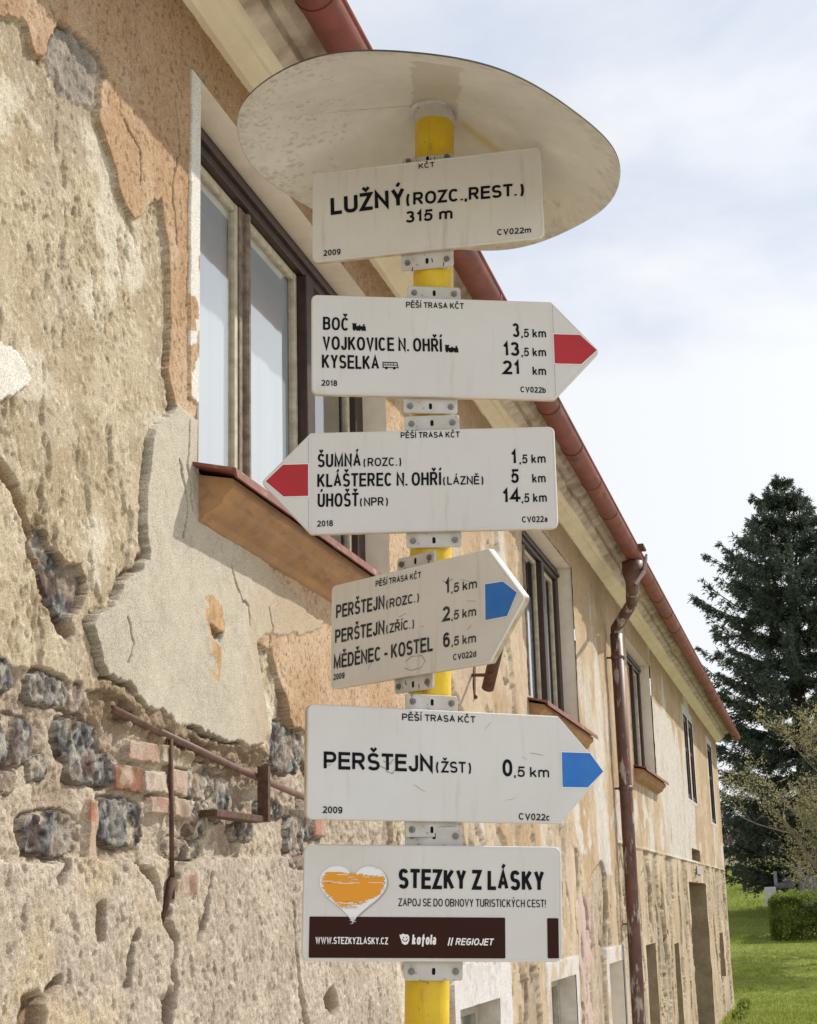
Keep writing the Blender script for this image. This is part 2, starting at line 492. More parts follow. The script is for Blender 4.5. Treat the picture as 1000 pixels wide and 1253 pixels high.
# openings in the wall: (y0, y1, z0, z1)
UP = [(4.71, 7.15, 3.10, 4.52), (10.80, 13.22, 3.10, 4.47), (17.12, 19.62, 3.10, 4.50)]
SLITS = [(24.32, 25.0, 3.18, 4.44), (25.22, 26.0, 3.18, 4.44), (29.45, 30.5, 3.05, 4.46)]
LOW = [(8.33, 9.38, 0.25, 1.19), (11.16, 12.31, 0.25, 1.19), (14.25, 15.25, 0.25, 1.185)]
HOLES = [(17.3, 18.33, 0.15, 1.255), (20.52, 21.24, 0.15, 1.18), (29.29, 30.3, 0.36, 1.12), (24.28, 26.0, 2.275, 2.45)]
DOOR = (23.45, 26.78, -0.6, 1.955)
OPEN = UP + SLITS + LOW + HOLES + [DOOR]

# outlines traced on the wall plane (photo pixels)
P_STUCCO = wp([(-60, 5), (0, 18), (22, 28), (38, 62), (50, 70), (66, 24), (84, 40), (100, 58), (112, 70), (124, 82), (126, 96), (120, 112), (118, 142),
               (124, 168), (130, 190), (140, 228), (150, 255), (160, 266), (172, 256), (182, 243), (190, 240), (193, 262), (199, 300), (203, 350),
               (206, 392), (201, 425), (197, 450), (200, 478), (207, 500), (218, 518), (230, 522), (241, 500), (245, 470)])
P_STUCCO = P_STUCCO + [(5.0, 3.3), (5.0, 5.2), (2.0, 5.2), (2.0, P_STUCCO[0][1])]
P_GREY = wp([(207, 500), (190, 512), (181, 530), (180, 570), (174, 600), (172, 640), (178, 672), (168, 695), (148, 706), (136, 728), (112, 745),
             (106, 760), (116, 800), (124, 832), (150, 838), (175, 856), (200, 873), (236, 893), (275, 904), (318, 912), (320, 880), (316, 850),
             (312, 815), (308, 790), (318, 775), (345, 772), (392, 765), (330, 700), (262, 590), (240, 585), (237, 520), (222, 508)])
P_LOWOR = wp([(308, 788), (326, 798), (333, 830), (345, 858), (356, 888), (376, 893), (420, 905), (470, 935), (520, 960)]) + [(8.6, 2.3), (8.6, 3.2), (5.3, 3.2), (5.0, 2.9)]
P_GREYROUGH = wp([(60, 20), (85, 40), (112, 68), (124, 84), (116, 112), (116, 140), (100, 128), (76, 118), (62, 90), (58, 60)])
P_LIME = wp([(-30, 415), (8, 418), (22, 436), (32, 460), (18, 482), (-10, 492), (-40, 492)])
P_MORTAR_LOW = wp([(-60, 790), (0, 800), (14, 815), (35, 820), (60, 818), (80, 826), (100, 832), (130, 850), (150, 858), (170, 880), (205, 893),
                   (240, 905), (275, 913), (318, 918), (330, 940)]) + [(5.6, 3.0), (5.0, 5.2), (2.0, 5.2)]
P_CRACKSTONE = wp([(46, 642), (56, 652), (66, 672), (82, 686), (98, 690), (108, 712), (104, 735), (90, 748), (86, 766), (74, 756), (66, 730), (56, 700), (47, 668)])
L_CRACK1 = wp([(2, 575), (16, 598), (30, 628), (40, 655), (46, 690), (60, 726), (72, 752), (84, 768)])
P_FLAKE = wp([(243, 728), (262, 732), (268, 760), (264, 800), (262, 835), (250, 826), (252, 790), (244, 760)])
P_FLAKEHOLE = wp([(249, 770), (266, 772), (262, 790), (254, 786)])
L_HALF = wp([(130, 856), (175, 876), (210, 898), (250, 914), (300, 928), (318, 934)])
STONES = [(4, 826, 20, 26), (62, 846, 30, 24), (92, 852, 26, 22), (16, 905, 34, 36), (102, 906, 34, 30), (118, 938, 34, 26), (66, 1018, 40, 32),
          (152, 1006, 34, 34), (246, 955, 22, 26), (346, 915, 28, 34), (372, 905, 14, 26), (50, 940, 16, 18), (272, 975, 14, 32),
          (332, 988, 20, 12), (364, 1022, 14, 28), (384, 1000, 18, 30), (372, 1052, 20, 14), (10, 955, 14, 16), (244, 1000, 14, 26),
          (400, 930, 22, 30), (300, 1014, 14, 16), (228, 1038, 26, 14)]
BRICKS = [(141, 936, 174, 968, (0.31, 0.135, 0.08)), (156, 908, 195, 933, (0.50, 0.30, 0.22)), (197, 914, 230, 938, (0.56, 0.42, 0.31)), (176, 945, 204, 971, (0.60, 0.43, 0.34)),
          (206, 940, 228, 972, (0.50, 0.32, 0.24)), (186, 977, 208, 998, (0.46, 0.25, 0.18)), (212, 976, 232, 1000, (0.48, 0.31, 0.23)), (218, 1070, 240, 1095, (0.45, 0.25, 0.18)),
          (107, 978, 117, 1056, (0.42, 0.18, 0.11)), (384, 1003, 398, 1024, (0.45, 0.2, 0.13))]
HOLESPOTS = [(126, 1130, 9, 20), (40, 1246, 16, 22), (404, 1222, 8, 22), (204, 1240, 7, 24), (206, 1100, 7, 22)]
CRACKS = [[(228, 1040), (214, 1070), (212, 1098), (200, 1120), (214, 1150), (208, 1190), (214, 1215), (206, 1258)],
          [(178, 1054), (188, 1075), (192, 1095)], [(168, 1140), (160, 1165), (156, 1205)], [(262, 1078), (254, 1112), (242, 1150)],
          [(360, 1110), (362, 1165), (366, 1215), (378, 1256)], [(70, 1205), (52, 1230)], [(84, 1062), (72, 1080)]]


def wall_fields(A, H):
    """height (m, outwards) and albedo on the wall plane"""
    wa = A + 0.018 * fbm(A, H, 5.5, 4, 3) + 0.0065 * (np.abs(fbm(A, H, 16, 4, 41)) - 0.3) * 1.6
    wh = H + 0.018 * fbm(A, H, 5.5, 4, 23) + 0.0065 * (np.abs(fbm(A, H, 16, 4, 47)) - 0.3) * 1.6
    n_lo, n_md, n_hi, n_vh = fbm(A, H, 1.3, 4, 1), fbm(A, H, 6, 4, 2), fbm(A, H, 24, 4, 4), fbm(A, H, 70, 3, 8)
    d1, d2, cid = worley(A + 0.02 * n_hi, H * 1.15 + 0.02 * n_md, 9, 5)
    near = (A + 0.40 * fbm(A * 0.6, H, 1.1, 4, 600) < 8.35) & ~((A > 8.19) & (H < 1.5))
    near = near | (A < 7.4)
    C = lambda c: np.array(c)[None, :] * np.ones(A.shape + (1,))
    mixc = lambda a, b, t: a + (b - a) * t[..., None]

    # --- bare yellow mortar: pitted and dragged
    n_xh = fbm(A, H, 150, 2, 88)
    hgt = 0.0045 * n_md + 0.0022 * n_hi + 0.0014 * n_vh + 0.0012 * n_xh
    pits = smooth01(fbm(A, H * 0.6, 26, 4, 12) + 0.25 * fbm(A, H, 3, 3, 14), 0.62, 0.95)
    gouge = smooth01(fbm(A * 1.3, H * 0.45, 9, 4, 13), 0.62, 0.85)
    calm = smooth01(fbm(A, H, 2.2, 4, 400), -0.35, 0.35)      # trowelled, quieter areas between the pitted ones
    pits = pits * (0.25 + 0.75 * calm)
    hgt = hgt * (0.55 + 0.45 * calm) - 0.007 * pits - 0.010 * gouge
    warts = smooth01(fbm(A, H * 1.2, 34, 3, 77), 0.45, 0.9)
    hgt = hgt + 0.004 * warts
    pits = np.maximum(pits, 0.35 * gouge)
    col = mixc(C((0.385, 0.312, 0.210)), C((0.475, 0.400, 0.288)), smooth01(n_md + n_lo, -0.5, 0.8))
    col = mixc(col, C((0.36, 0.295, 0.225)), 0.75 * smooth01(fbm(A, H, 3.6, 5, 61), 0.0, 0.8))
    col = mixc(col, C((0.63, 0.58, 0.48)), 0.7 * smooth01(fbm(A, H, 3.4, 4, 62), 0.40, 0.75))
    col = mixc(col, C((0.25, 0.17, 0.09)), 0.55 * pits)
    speck = smooth01(fbm(A, H * 0.62, 48, 3, 301) + 0.35 * fbm(A, H, 5, 3, 302), 0.50, 0.85)
    speck2 = smooth01(fbm(A, H * 0.8, 62, 2, 305), 0.55, 0.9)
    speck = speck * (0.3 + 0.7 * calm)
    hgt = hgt - 0.0045 * speck
    col = mixc(col, C((0.20, 0.135, 0.080)), 0.62 * speck)
    col = mixc(col, C((0.66, 0.58, 0.45)), 0.5 * speck2)
    # grey scratch coat and a lime patch
    g = inpoly(wa, wh, P_GREYROUGH)
    col[g] = (C((0.30, 0.26, 0.22)) * (1 + 0.25 * n_hi[..., None]))[g]
    hgt[g] += 0.004 + 0.006 * n_hi[g]

    # --- lower rubble zone
    low = near & ~inpoly(wa, wh, P_MORTAR_LOW) & (A < 7.2)
    hs = -0.020 + 0.010 * n_md + 0.007 * n_hi + 0.003 * n_vh + 0.0015 * n_xh
    cs = mixc(C((0.38, 0.31, 0.24)), C((0.47, 0.395, 0.31)), smooth01(n_md, -0.5, 0.6))
    cs = mixc(cs, C((0.31, 0.235, 0.175)), 0.8 * smooth01(-n_hi - n_md, 0.2, 1.1))
    h_lo_edge = at(0, 1052)[2]
    lowcoat = low & (wh < np.interp(A, [3.4, 4.1, 4.8, 5.8, 7.5], [at(0, 1058)[2], at(120, 1052)[2], at(230, 1050)[2], at(330, 1046)[2], at(400, 1046)[2]]))
    hs = np.where(lowcoat, 0.002 + 0.0042 * n_md + 0.0026 * n_hi + 0.0022 * n_vh + 0.0015 * n_xh - 0.008 * smooth01(fbm(A, H * 0.6, 30, 3, 15), 0.6, 0.95), hs)
    cc = mixc(C((0.40, 0.338, 0.268)), C((0.485, 0.415, 0.335)), smooth01(n_md + 0.6 * n_lo, -0.6, 0.7))
    cc = mixc(cc, C((0.47, 0.38, 0.255)), 0.8 * smooth01(fbm(A, H, 2.1, 3, 18) - (A - 3.9) * 0.9, -0.2, 0.6))
    cc = mixc(cc, C((0.36, 0.30, 0.25)), 0.6 * smooth01(fbm(A, H * 0.5, 26, 3, 19), 0.25, 0.8))
    cc = mixc(cc, C((0.22, 0.16, 0.12)), 0.55 * speck)
    cc = mixc(cc, C((0.64, 0.57, 0.48)), 0.45 * speck2)
    cs = mixc(cs, C((0.20, 0.14, 0.10)), 0.5 * speck)
    cs = np.where(lowcoat[..., None], cc, cs)
    sd = np.full(A.shape, 9.0)
    inst = np.zeros(A.shape, bool); sid = np.zeros(A.shape)
    k = 0; ring = np.zeros(A.shape); hit_id = None
    for (cx, cy, rx, ry) in STONES:
        k += 1
        c = at(cx, cy)[1:]; e = at(cx + rx, cy + ry)[1:]
        rx_, ry_ = 0.80 * abs(at(cx + rx, cy)[1] - c[0]), 0.86 * abs(at(cx, cy + ry)[2] - c[1])
        q = np.abs((A * .5 + wa * .5 - c[0]) / rx_) ** 3.2 + np.abs((H * .5 + wh * .5 - c[1]) / ry_) ** 3.2 + 0.35 * n_hi
        hit = q < 1
        ring = np.maximum(ring, smooth01(q, 0.9, 1.0) * (1 - smooth01(q, 1.25, 1.7)))
        hit_id = np.where(hit, k, hit_id) if k > 1 else np.where(hit, k, np.zeros(A.shape))
        inst |= hit & low & (fbm(A, H, 11, 4, 420) > -0.62)
        sid = np.where(hit, _hash(np.full(A.shape, k), np.zeros(A.shape), 3), sid)
    cr = inpoly(wa, wh, P_CRACKSTONE)
    w1, w2, wid = worley(A + 0.012 * n_hi, H + 0.012 * n_md, 34, 9)
    n_st = fbm(A, H, 60, 3, 310)
    chip = (wid - 0.5) * 0.008 + 0.002 * n_hi + 0.003 * n_st
    st = inst | cr
    stonec = mixc(C((0.062, 0.057, 0.052)), C((0.25, 0.238, 0.22)), smooth01(0.6 * wid + 0.6 * n_hi + 0.8 * n_st, -0.3, 1.2))
    stonec = mixc(stonec, C((0.46, 0.42, 0.35)), 0.75 * smooth01(fbm(A, H, 30, 4, 71), 0.25, 0.7))
    stonec = mixc(stonec, C((0.10, 0.055, 0.04)), 0.7 * smooth01(fbm(A, H, 12, 3, 72), 0.35, 0.7))
    hs = hs - 0.014 * ring
    cs = mixc(cs, C((0.17, 0.125, 0.09)), 0.55 * ring)  # joint shade round each stone, painted into the colour
    tint = _hash(hit_id, hit_id * 0, 77)[..., None]
    stonec = stonec * (0.75 + 0.7 * tint) * (np.array([1.0, 1.0, 1.0]) + (tint - 0.5) * np.array([0.12, 0.02, -0.14]))
    stonec = mixc(stonec, cs, 0.55 * smooth01(fbm(A, H, 8, 5, 610), -0.15, 0.6))      # mortar smeared over the faces
    hs = np.where(inst, hs * 0.3 - 0.002 + chip, hs)
    cs = np.where(inst[..., None], stonec, cs)
    for (x0, y0, x1, y1, bc) in BRICKS:
        a0, t0 = at(x0, (y0 + y1) / 2)[1], at((x0 + x1) / 2, y0)[2]
        a1, b1 = at(x1, (y0 + y1) / 2)[1], at((x0 + x1) / 2, y1)[2]
        wa2, wh2 = A + 0.35 * (wa - A), H + 0.35 * (wh - H)
        b = (wa2 > a0) & (wa2 < a1) & (wh2 < t0) & (wh2 > b1) & low
        hs[b] = 0.004 + 0.005 * n_md[b] + 0.003 * n_hi[b]
        cs[b] = mixc(C(bc) * np.array([0.72, 0.82, 0.86]) * (1 + 0.22 * n_hi[..., None] + 0.15 * n_md[..., None]), C((0.46, 0.375, 0.29)), 0.75 * smooth01(fbm(A, H, 14, 4, 430), -0.45, 0.5))[b]
    hgt = np.where(low, hs, hgt)
    col = np.where(low[..., None], cs, col)
    for (cx, cy, rx, ry) in HOLESPOTS:
        c = at(cx, cy)[1:]; e = at(cx + rx, cy)[1:]
        q = np.hypot((wa - c[0]) / (e[0] - c[0]), (wh - c[1]) / (ry * 0.0028))
        w = 1 - smooth01(q, 0.7, 1.05)
        hgt = hgt - 0.05 * w
        col = mixc(col, C((0.23, 0.145, 0.085)), 0.85 * w)
    for cpl in CRACKS:
        d = segdist(wa, wh, wp(cpl))
        w = 1 - smooth01(d, 0.006, 0.024 + 0.01 * n_lo)
        hgt = hgt - 0.05 * w
        col = mixc(col, C((0.17, 0.11, 0.07)), 0.6 * w)
    # crack with dark stones showing through the mortar
    hgt = np.where(cr, -0.028 + chip * 0.8, hgt)
    col = np.where(cr[..., None], stonec, col)
    d = segdist(wa, wh, L_CRACK1)
    w = (1 - smooth01(d, 0.010, 0.034)) * (A < 5)
    hgt = hgt - 0.045 * w
    col = mixc(col, C((0.20, 0.10, 0.06)), 0.75 * w)
    # brown broken edge of the mortar coat under the smooth patch
    d = segdist(wa, wh, L_HALF)
    w = (1 - smooth01(d, 0.04, 0.085)) * (A < 5.6) * (~inpoly(wa, wh, P_GREY))
    hgt = hgt + w * (0.010 + 0.012 * n_hi)
    col = mixc(col, C((0.27, 0.195, 0.125)), 0.85 * w)
    li = inpoly(wa, wh, P_LIME)
    hgt[li] = 0.012 + 0.002 * n_md[li]; col[li] = (C((0.68, 0.65, 0.58)) * (1 + 0.08 * n_hi[..., None]))[li]

    # --- smooth coats
    stuc = (inpoly(wa, wh, P_STUCCO) | ((A > 4.9) & (wh > 2.95))) & near
    lowo = inpoly(wa, wh, P_LOWOR) & near
    grey = inpoly(wa, wh, P_GREY) & near
    s_c = mixc(C((0.415, 0.275, 0.165)), C((0.50, 0.365, 0.245)), smooth01(n_lo + 0.6 * n_md, -0.6, 0.8))
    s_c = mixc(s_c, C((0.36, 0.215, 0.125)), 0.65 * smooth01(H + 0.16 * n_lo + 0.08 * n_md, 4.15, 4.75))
    s_c = mixc(s_c, C((0.30, 0.17, 0.10)), 0.35 * smooth01(fbm(A * 2.5, H * 0.8, 3.2, 4, 31), 0.35, 0.8))
    s_c = s_c * (1 + 0.10 * n_vh[..., None])
    s_h = 0.018 + 0.0022 * n_md + 0.0014 * n_vh
    # crumbs of pale limewash on the stucco
    lw = (fbm(A, H, 7, 4, 90) > 0.42) & (segdist(A, H, wp([(136, 92), (150, 128), (134, 138), (160, 124)])) < 0.11)
    s_c = np.where(lw[..., None], C((0.58, 0.53, 0.45)), s_c)
    g_c = mixc(C((0.44, 0.395, 0.318)), C((0.485, 0.435, 0.352)), smooth01(n_lo + n_md, -0.6, 0.6)) * (1 + 0.05 * n_hi[..., None] + 0.04 * n_vh[..., None])
    sdot = smooth01(fbm(A, H, 62, 2, 331), 0.62, 0.85)
    s_c = s_c * (1 - 0.35 * sdot[..., None]); s_h = s_h - 0.002 * sdot
    g_c = mixc(g_c, C((0.40, 0.28, 0.17)), 0.55 * smooth01(A + 0.12 * n_md, 5.05, 5.6))
    g_h = 0.023 + 0.0018 * n_md + 0.0011 * n_hi
    # the coats have come away from the wall along their broken edges: a gap behind them, its shade painted into the colour
    for pts_, lim in ((P_STUCCO[4:33], 0.019), (P_GREY[:10], 0.019), (P_GREY[10:20], 0.015), (P_LOWOR[:7], 0.020)):
        w = (1 - smooth01(segdist(wa, wh, pts_), lim * 0.5, lim)) * near * smooth01(fbm(A, H, 3.0, 3, 320), -0.45, 0.05)
        hgt = hgt - 0.026 * w
        col = mixc(col, C((0.17, 0.115, 0.07)), 0.7 * w)
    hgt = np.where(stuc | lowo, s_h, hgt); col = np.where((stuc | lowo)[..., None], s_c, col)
    hgt = np.where(grey, g_h, hgt); col = np.where(grey[..., None], g_c, col)
    fl = inpoly(wa, wh, P_FLAKE) & grey & (fbm(A, H, 20, 3, 33) > -0.25)
    col = np.where(fl[..., None], C((0.46, 0.30, 0.16)) * (1 + 0.2 * n_hi[..., None]), col); hgt = np.where(fl, 0.022, hgt)
    fh = inpoly(wa, wh, P_FLAKEHOLE)
    hgt = np.where(fh, 0.002, hgt); col = np.where(fh[..., None], C((0.25, 0.18, 0.11)), col)
    # white corner bead beside the first window
    bead = (A > 4.632 + 0.006 * n_md) & (A < 4.78) & (H > 3.32 + 0.05 * n_md) & (H < 4.522)
    worn = bead & (H < 3.95) & (fbm(A, H, 11, 4, 52) > 0.18 + (H - 3.5) * 0.8)
    col = np.where((bead & ~worn)[..., None], C((0.66, 0.635, 0.585)), col)
    hgt = np.where(bead, 0.027, hgt)

    # --- the rest of the front, beyond the post
    far = ~near
    if far.any():
        string = 2.245
        a2 = A + 0.06 * fbm(A, H, 3.0, 3, 101); h2 = H + 0.16 * fbm(A, H, 2.4, 4, 103)
        n1 = fbm(a2 * 1.0, h2 * 0.55, 1.5, 5, 111) + 0.25 * smooth01(1.6 - np.abs(H - 1.3), 0, 1.2) - 0.1
        lowz = H < string
        thr = 0.30
        keep = n1 < thr
        lip = np.exp(-np.clip(thr - n1, 0, 9) / 0.05)
        ph = 0.032 + 0.012 * lip + 0.006 * fbm(A, H, 2.2, 3, 120)
        eh = 0.008 + 0.0045 * n_md + 0.003 * n_hi + 0.002 * n_vh
        pc = mixc(C((0.52, 0.40, 0.255)), C((0.60, 0.485, 0.335)), smooth01(n_lo + n_md, -0.7, 0.7))
        pc = mixc(pc, C((0.56, 0.42, 0.36)), 0.8 * ((A > 12.6) & (A < 13.9) & (H < 1.75)).astype(float))
        ec = mixc(C((0.40, 0.315, 0.215)), C((0.50, 0.41, 0.29)), smooth01(n_md + n_hi, -0.7, 0.7))
        fl_h = np.where(keep, ph, eh); fl_c = np.where(keep[..., None], pc, ec)
        for (c0, top_, bot_, wid_) in ((8.9, 2.3, 1.3, .06), (10.25, 2.1, 0.9, .07), (10.7, 1.9, 1.3, .05), (12.75, 2.2, 1.75, .05), (13.0, 1.75, 1.45, .12), (14.35, 2.15, 1.25, .10), (15.1, 2.1, 0.6, .05),
                                       (16.4, 2.15, 1.5, .10), (17.0, 1.9, 0.9, .08), (18.1, 2.1, 1.35, .12), (18.75, 1.7, 0.5, .10), (19.5, 2.0, 0.9, .12), (20.1, 1.8, 0.3, .08), (21.7, 2.15, 1.1, .14),
                                       (22.4, 1.4, 0.2, .10), (23.1, 2.2, 1.2, .10), (28.2, 1.5, 0.6, .14), (28.9, 2.1, 1.5, .14), (31.2, 1.4, 0.1, .18), (31.7, 2.0, 1.2, .14)):
            cx = c0 + 0.16 * fbm(H * 0 + c0, H, 1.5, 4, int(c0 * 10))
            dd = A - cx
            wv = wid_ * 0.62 * (0.45 + 0.9 * np.abs(fbm(H * 0 + c0 * 2, H, 2.2, 2, 7)))
            vert = smooth01(H, bot_ - 0.1, bot_ + 0.15) * (1 - smooth01(H, top_ - 0.15, top_ + 0.05))
            w = (1 - smooth01(np.abs(dd) / wv, 0.55, 0.9)) * vert
            fl_h = fl_h + vert * 0.016 * np.exp(-np.clip(dd - wv * .6, 0, 9) / 0.10) * (dd > 0)     # curled lip beyond the crack
            fl_h = fl_h - 0.065 * w; fl_c = mixc(fl_c, C((0.17, 0.115, 0.07)), 0.75 * w)
        # a net of thin, mostly upright cracks in the lower coat
        for sd_, sc_ in ((501, 1.3), (507, 2.3)):
            cr_ = np.abs(fbm(A * 0.9 + 0.05 * n_md, H * 0.33, sc_, 4, sd_))
            w = (1 - smooth01(cr_, 0.012, 0.040)) * smooth01(fbm(A, H, 0.8, 2, sd_ + 3), -0.25, 0.15)
            fl_h = fl_h - 0.030 * w; fl_c = mixc(fl_c, C((0.17, 0.115, 0.07)), 0.7 * w)
        fl_c = mixc(fl_c, C((0.33, 0.255, 0.17)), 0.55 * smooth01(fbm(A, H * 0.45, 3.2, 5, 520), 0.15, 0.7))
        # upper storey: ochre stucco, washed out pale below the windows
        uc = mixc(C((0.48, 0.345, 0.205)), C((0.56, 0.435, 0.295)), smooth01(n_lo + 0.5 * n_md, -0.6, 0.7))
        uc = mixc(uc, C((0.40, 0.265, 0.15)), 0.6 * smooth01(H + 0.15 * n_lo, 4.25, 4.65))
        wsh = smooth01(fbm(A * 0.6, H * 0.30, 1.2, 5, 130) + 0.75 * np.exp(-((A - 21.6) / 2.4) ** 2) * (H < 4.1) - 0.45 * smooth01(H, 3.6, 4.3) + 0.30 * np.exp(-((A - 14.6) / 0.9) ** 2), 0.30, 0.62)
        wsh = np.maximum(wsh, smooth01(fbm(A, H, 2.6, 5, 133) - np.abs(H - 2.45) * 1.8 + 0.25, 0.25, 0.5))
        uc = mixc(uc, C((0.63, 0.58, 0.49)), 0.92 * wsh) * (1 + 0.08 * n_hi[..., None])
        uh = 0.034 + 0.004 * n_md + 0.002 * n_hi
        n3 = fbm(a2, h2 * 0.7, 1.9, 5, 140)
        bald = ((n3 > 0.30) & (H < 3.1) & (A < 12.4)) | ((n3 > 0.45) & (A < 10.8) & (A > 9.4))
        uh = np.where(bald, eh + 0.004, uh); uc = np.where(bald[..., None], ec * 1.12, uc)
        step = np.where(A > 15.4, string, string - 0.22 + 0.25 * n_lo)
        up = H > step
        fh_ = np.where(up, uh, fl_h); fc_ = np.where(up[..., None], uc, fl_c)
        ledge = (A > 15.4) & (np.abs(H - string) < 0.012)
        fh_ = np.where(ledge, 0.044, fh_)
        # white bands round the low windows and slits
        for (y0, y1, z0, z1) in LOW + SLITS[:2] + SLITS[2:]:
            m = 0.16 if z1 < 2 else 0.20
            bd = (A > y0 - m) & (A < y1 + m) & (H > z0 - 0.05) & (H < z1 + 0.13)
            fc_ = np.where(bd[..., None], mixc(C((0.63, 0.595, 0.53)), C((0.54, 0.44, 0.31)), smooth01(fbm(A, H, 4, 4, 150), 0.2, 0.6)), fc_)
            fh_ = np.where(bd, 0.040, fh_)
        wz = (A > 8.2) & (A < 9.75) & (H < 1.42 + 0.06 * n_md)
        fc_ = np.where(wz[..., None], C((0.66, 0.63, 0.57)) * (1 + 0.06 * n_hi[..., None]), fc_); fh_ = np.where(wz, 0.036 + 0.003 * n_md, fh_)
        fc_ = fc_ * np.array([0.90, 0.91, 0.97]) * (1 - 0.22 * speck[..., None] - 0.10 * smooth01(fbm(A * 1.2, H * 0.4, 5.0, 4, 530), 0.1, 0.8)[..., None])
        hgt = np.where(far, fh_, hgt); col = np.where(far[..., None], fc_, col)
    # hairline cracks in the coats
    for pl in ([(322, 738), (327, 762), (324, 800)], [(214, 560), (222, 610), (216, 650)], [(276, 690), (282, 720), (296, 742), (298, 770)], [(150, 150), (166, 190), (164, 230)], [(150, 755), (158, 790), (150, 815)], [(210, 120), (216, 180), (206, 240), (212, 300)], [(226, 520), (222, 570), (228, 620)]):
        d = segdist(wa, wh, wp(pl))
        w = (1 - smooth01(d, 0.002, 0.006)) * near
        hgt = hgt - 0.012 * w; col = mixc(col, C((0.16, 0.11, 0.07)), 0.75 * w)
    # keep the plaster edge straight round the openings
    for (y0, y1, z0, z1) in OPEN:
        ed = (A > y0 - 0.03) & (A < y1 + 0.03) & (H > z0 - 0.03) & (H < z1 + 0.03)
        hgt = np.where(ed, np.maximum(hgt, 0.018), hgt)
    return hgt, np.clip(col, 0.01, 0.85)


def snap(arr, vals, lo, hi):
    arr = np.array(sorted(arr))
    for v in vals:
        if lo < v < hi:
            arr[np.argmin(np.abs(arr - v))] = v
    return np.unique(arr)


def wall_patch(cols, rows, base):
    A, H = np.meshgrid(cols, rows)
    hg, cl = wall_fields(A, H)
    V = np.stack([hg, A, H], -1).reshape(-1, 3)
    n = len(cols)
    ca, ch = (cols[:-1] + cols[1:]) / 2, (rows[:-1] + rows[1:]) / 2
    CA, CH = np.meshgrid(ca, ch)
    keep = np.ones(CA.shape, bool)
    for (y0, y1, z0, z1) in OPEN:
        keep &= ~((CA > y0) & (CA < y1) & (CH > z0) & (CH < z1))
    i = (np.arange(len(rows) - 1)[:, None] * n + np.arange(n - 1)[None, :])[keep]
    F = np.stack([i, i + 1, i + n + 1, i + n], -1) + base
    return V, F, cl.reshape(-1, 3)


ys = sorted([o[0] for o in OPEN] + [o[1] for o in OPEN]); zs = sorted([o[2] for o in OPEN] + [o[3] for o in OPEN])
cols, y = [], 3.2
while y < 8.2:
    cols.append(y); y += 0.0052 * (y / 5.0) ** 0.6
cols.append(8.2)
cols = np.concatenate([np.linspace(-4, 0.48, 60), np.linspace(0.5, 3.19, 220), np.array(cols)])
rows = np.concatenate([np.linspace(-0.5, 1.2, 40)[:-1], np.linspace(1.2, H_TOP, 700)])
cols = snap(cols, [v for o in OPEN for v in o[:2]], -9, 8.15); rows_n = snap(rows, [v for o in UP[:1] for v in o[2:]], 0, 9)
cols_f = snap(np.concatenate([np.linspace(8.2, 16, 330), np.linspace(16.02, Y_END, 480)]), [v for o in OPEN for v in o[:2]], 8.25, 32.2)
rows_f = snap(np.linspace(-0.6, H_TOP, 440), [v for o in OPEN for v in o[2:]], -0.55, 4.7)
V1, F1, C1 = wall_patch(cols, rows_n, 0)
V2, F2, C2 = wall_patch(cols_f, rows_f, len(V1))
quads_mesh('wall', np.concatenate([V1, V2]), np.concatenate([F1, F2]), M_wall, house, False, np.concatenate([C1, C2]))

# side and back walls, reveals
sh = MB()
sh.face([(0.03, Y_END, -0.6), (-8, Y_END, -0.6), (-8, Y_END, H_TOP), (-4, Y_END, 8.0), (0.03, Y_END, H_TOP)])
sh.face([(0.03, -4, -0.6), (0.03, -4, H_TOP), (-4, -4, 8.0), (-8, -4, H_TOP), (-8, -4, -0.6)])
sh.face([(-8, -4, -0.6), (-8, -4, H_TOP), (-8, Y_END, H_TOP), (-8, Y_END, -0.6)])
iw = MB(); iw.face([(-0.75, -4, -0.6), (-0.75, Y_END, -0.6), (-0.75, Y_END, 4.75), (-0.75, -4, 4.75)])
iw.build('interior_wall', mat('grey_room_plaster', (0.26, 0.27, 0.31), rough=0.9), house)
M_plainwall = mat('plain_ochre_render', (0.48, 0.34, 0.20), rough=0.95, color2=(0.55, 0.42, 0.27), nscale=2, spec=0.1)
sh.build('side_wall', M_plainwall, house)


def reveal(mb, o, depth, x0=0.019):
    y0, y1, z0, z1 = o
    mb.face([(x0, y0, z0), (x0, y0, z1), (-depth, y0, z1), (-depth, y0, z0)])
    mb.face([(x0, y1, z0), (-depth, y1, z0), (-depth, y1, z1), (x0, y1, z1)])
    mb.face([(x0, y0, z1), (x0, y1, z1), (-depth, y1, z1), (-depth, y0, z1)])
    mb.face([(x0, y0, z0), (-depth, y0, z0), (-depth, y1, z0), (x0, y1, z0)])


# ------------------------------------------------------------------ upper windows (built once, then copied)
def sash(y0, y1, z0, z1, t=0.034, x=-0.125, parent=None):
    m = MB()
    m.bbox(x - 0.03, y0, z0, x + 0.006, y0 + t, z1, 0.004); m.bbox(x - 0.03, y1 - t, z0, x + 0.006, y1, z1, 0.004)
    m.bbox(x - 0.03, y0 + t + 0.001, z0, x + 0.004, y1 - t - 0.001, z0 + t, 0.004); m.bbox(x - 0.03, y0 + t + 0.001, z1 - t, x + 0.004, y1 - t - 0.001, z1, 0.004)
    s = m.build('sash', M_sash, parent, recalc=True)
    g = MB(); g.face([(x - 0.008, y0 + t * .8, z0 + t * .8), (x - 0.008, y1 - t * .8, z0 + t * .8), (x - 0.008, y1 - t * .8, z1 - t * .8), (x - 0.008, y0 + t * .8, z1 - t * .8)])
    g.build('pane', M_glass, parent)
    return s


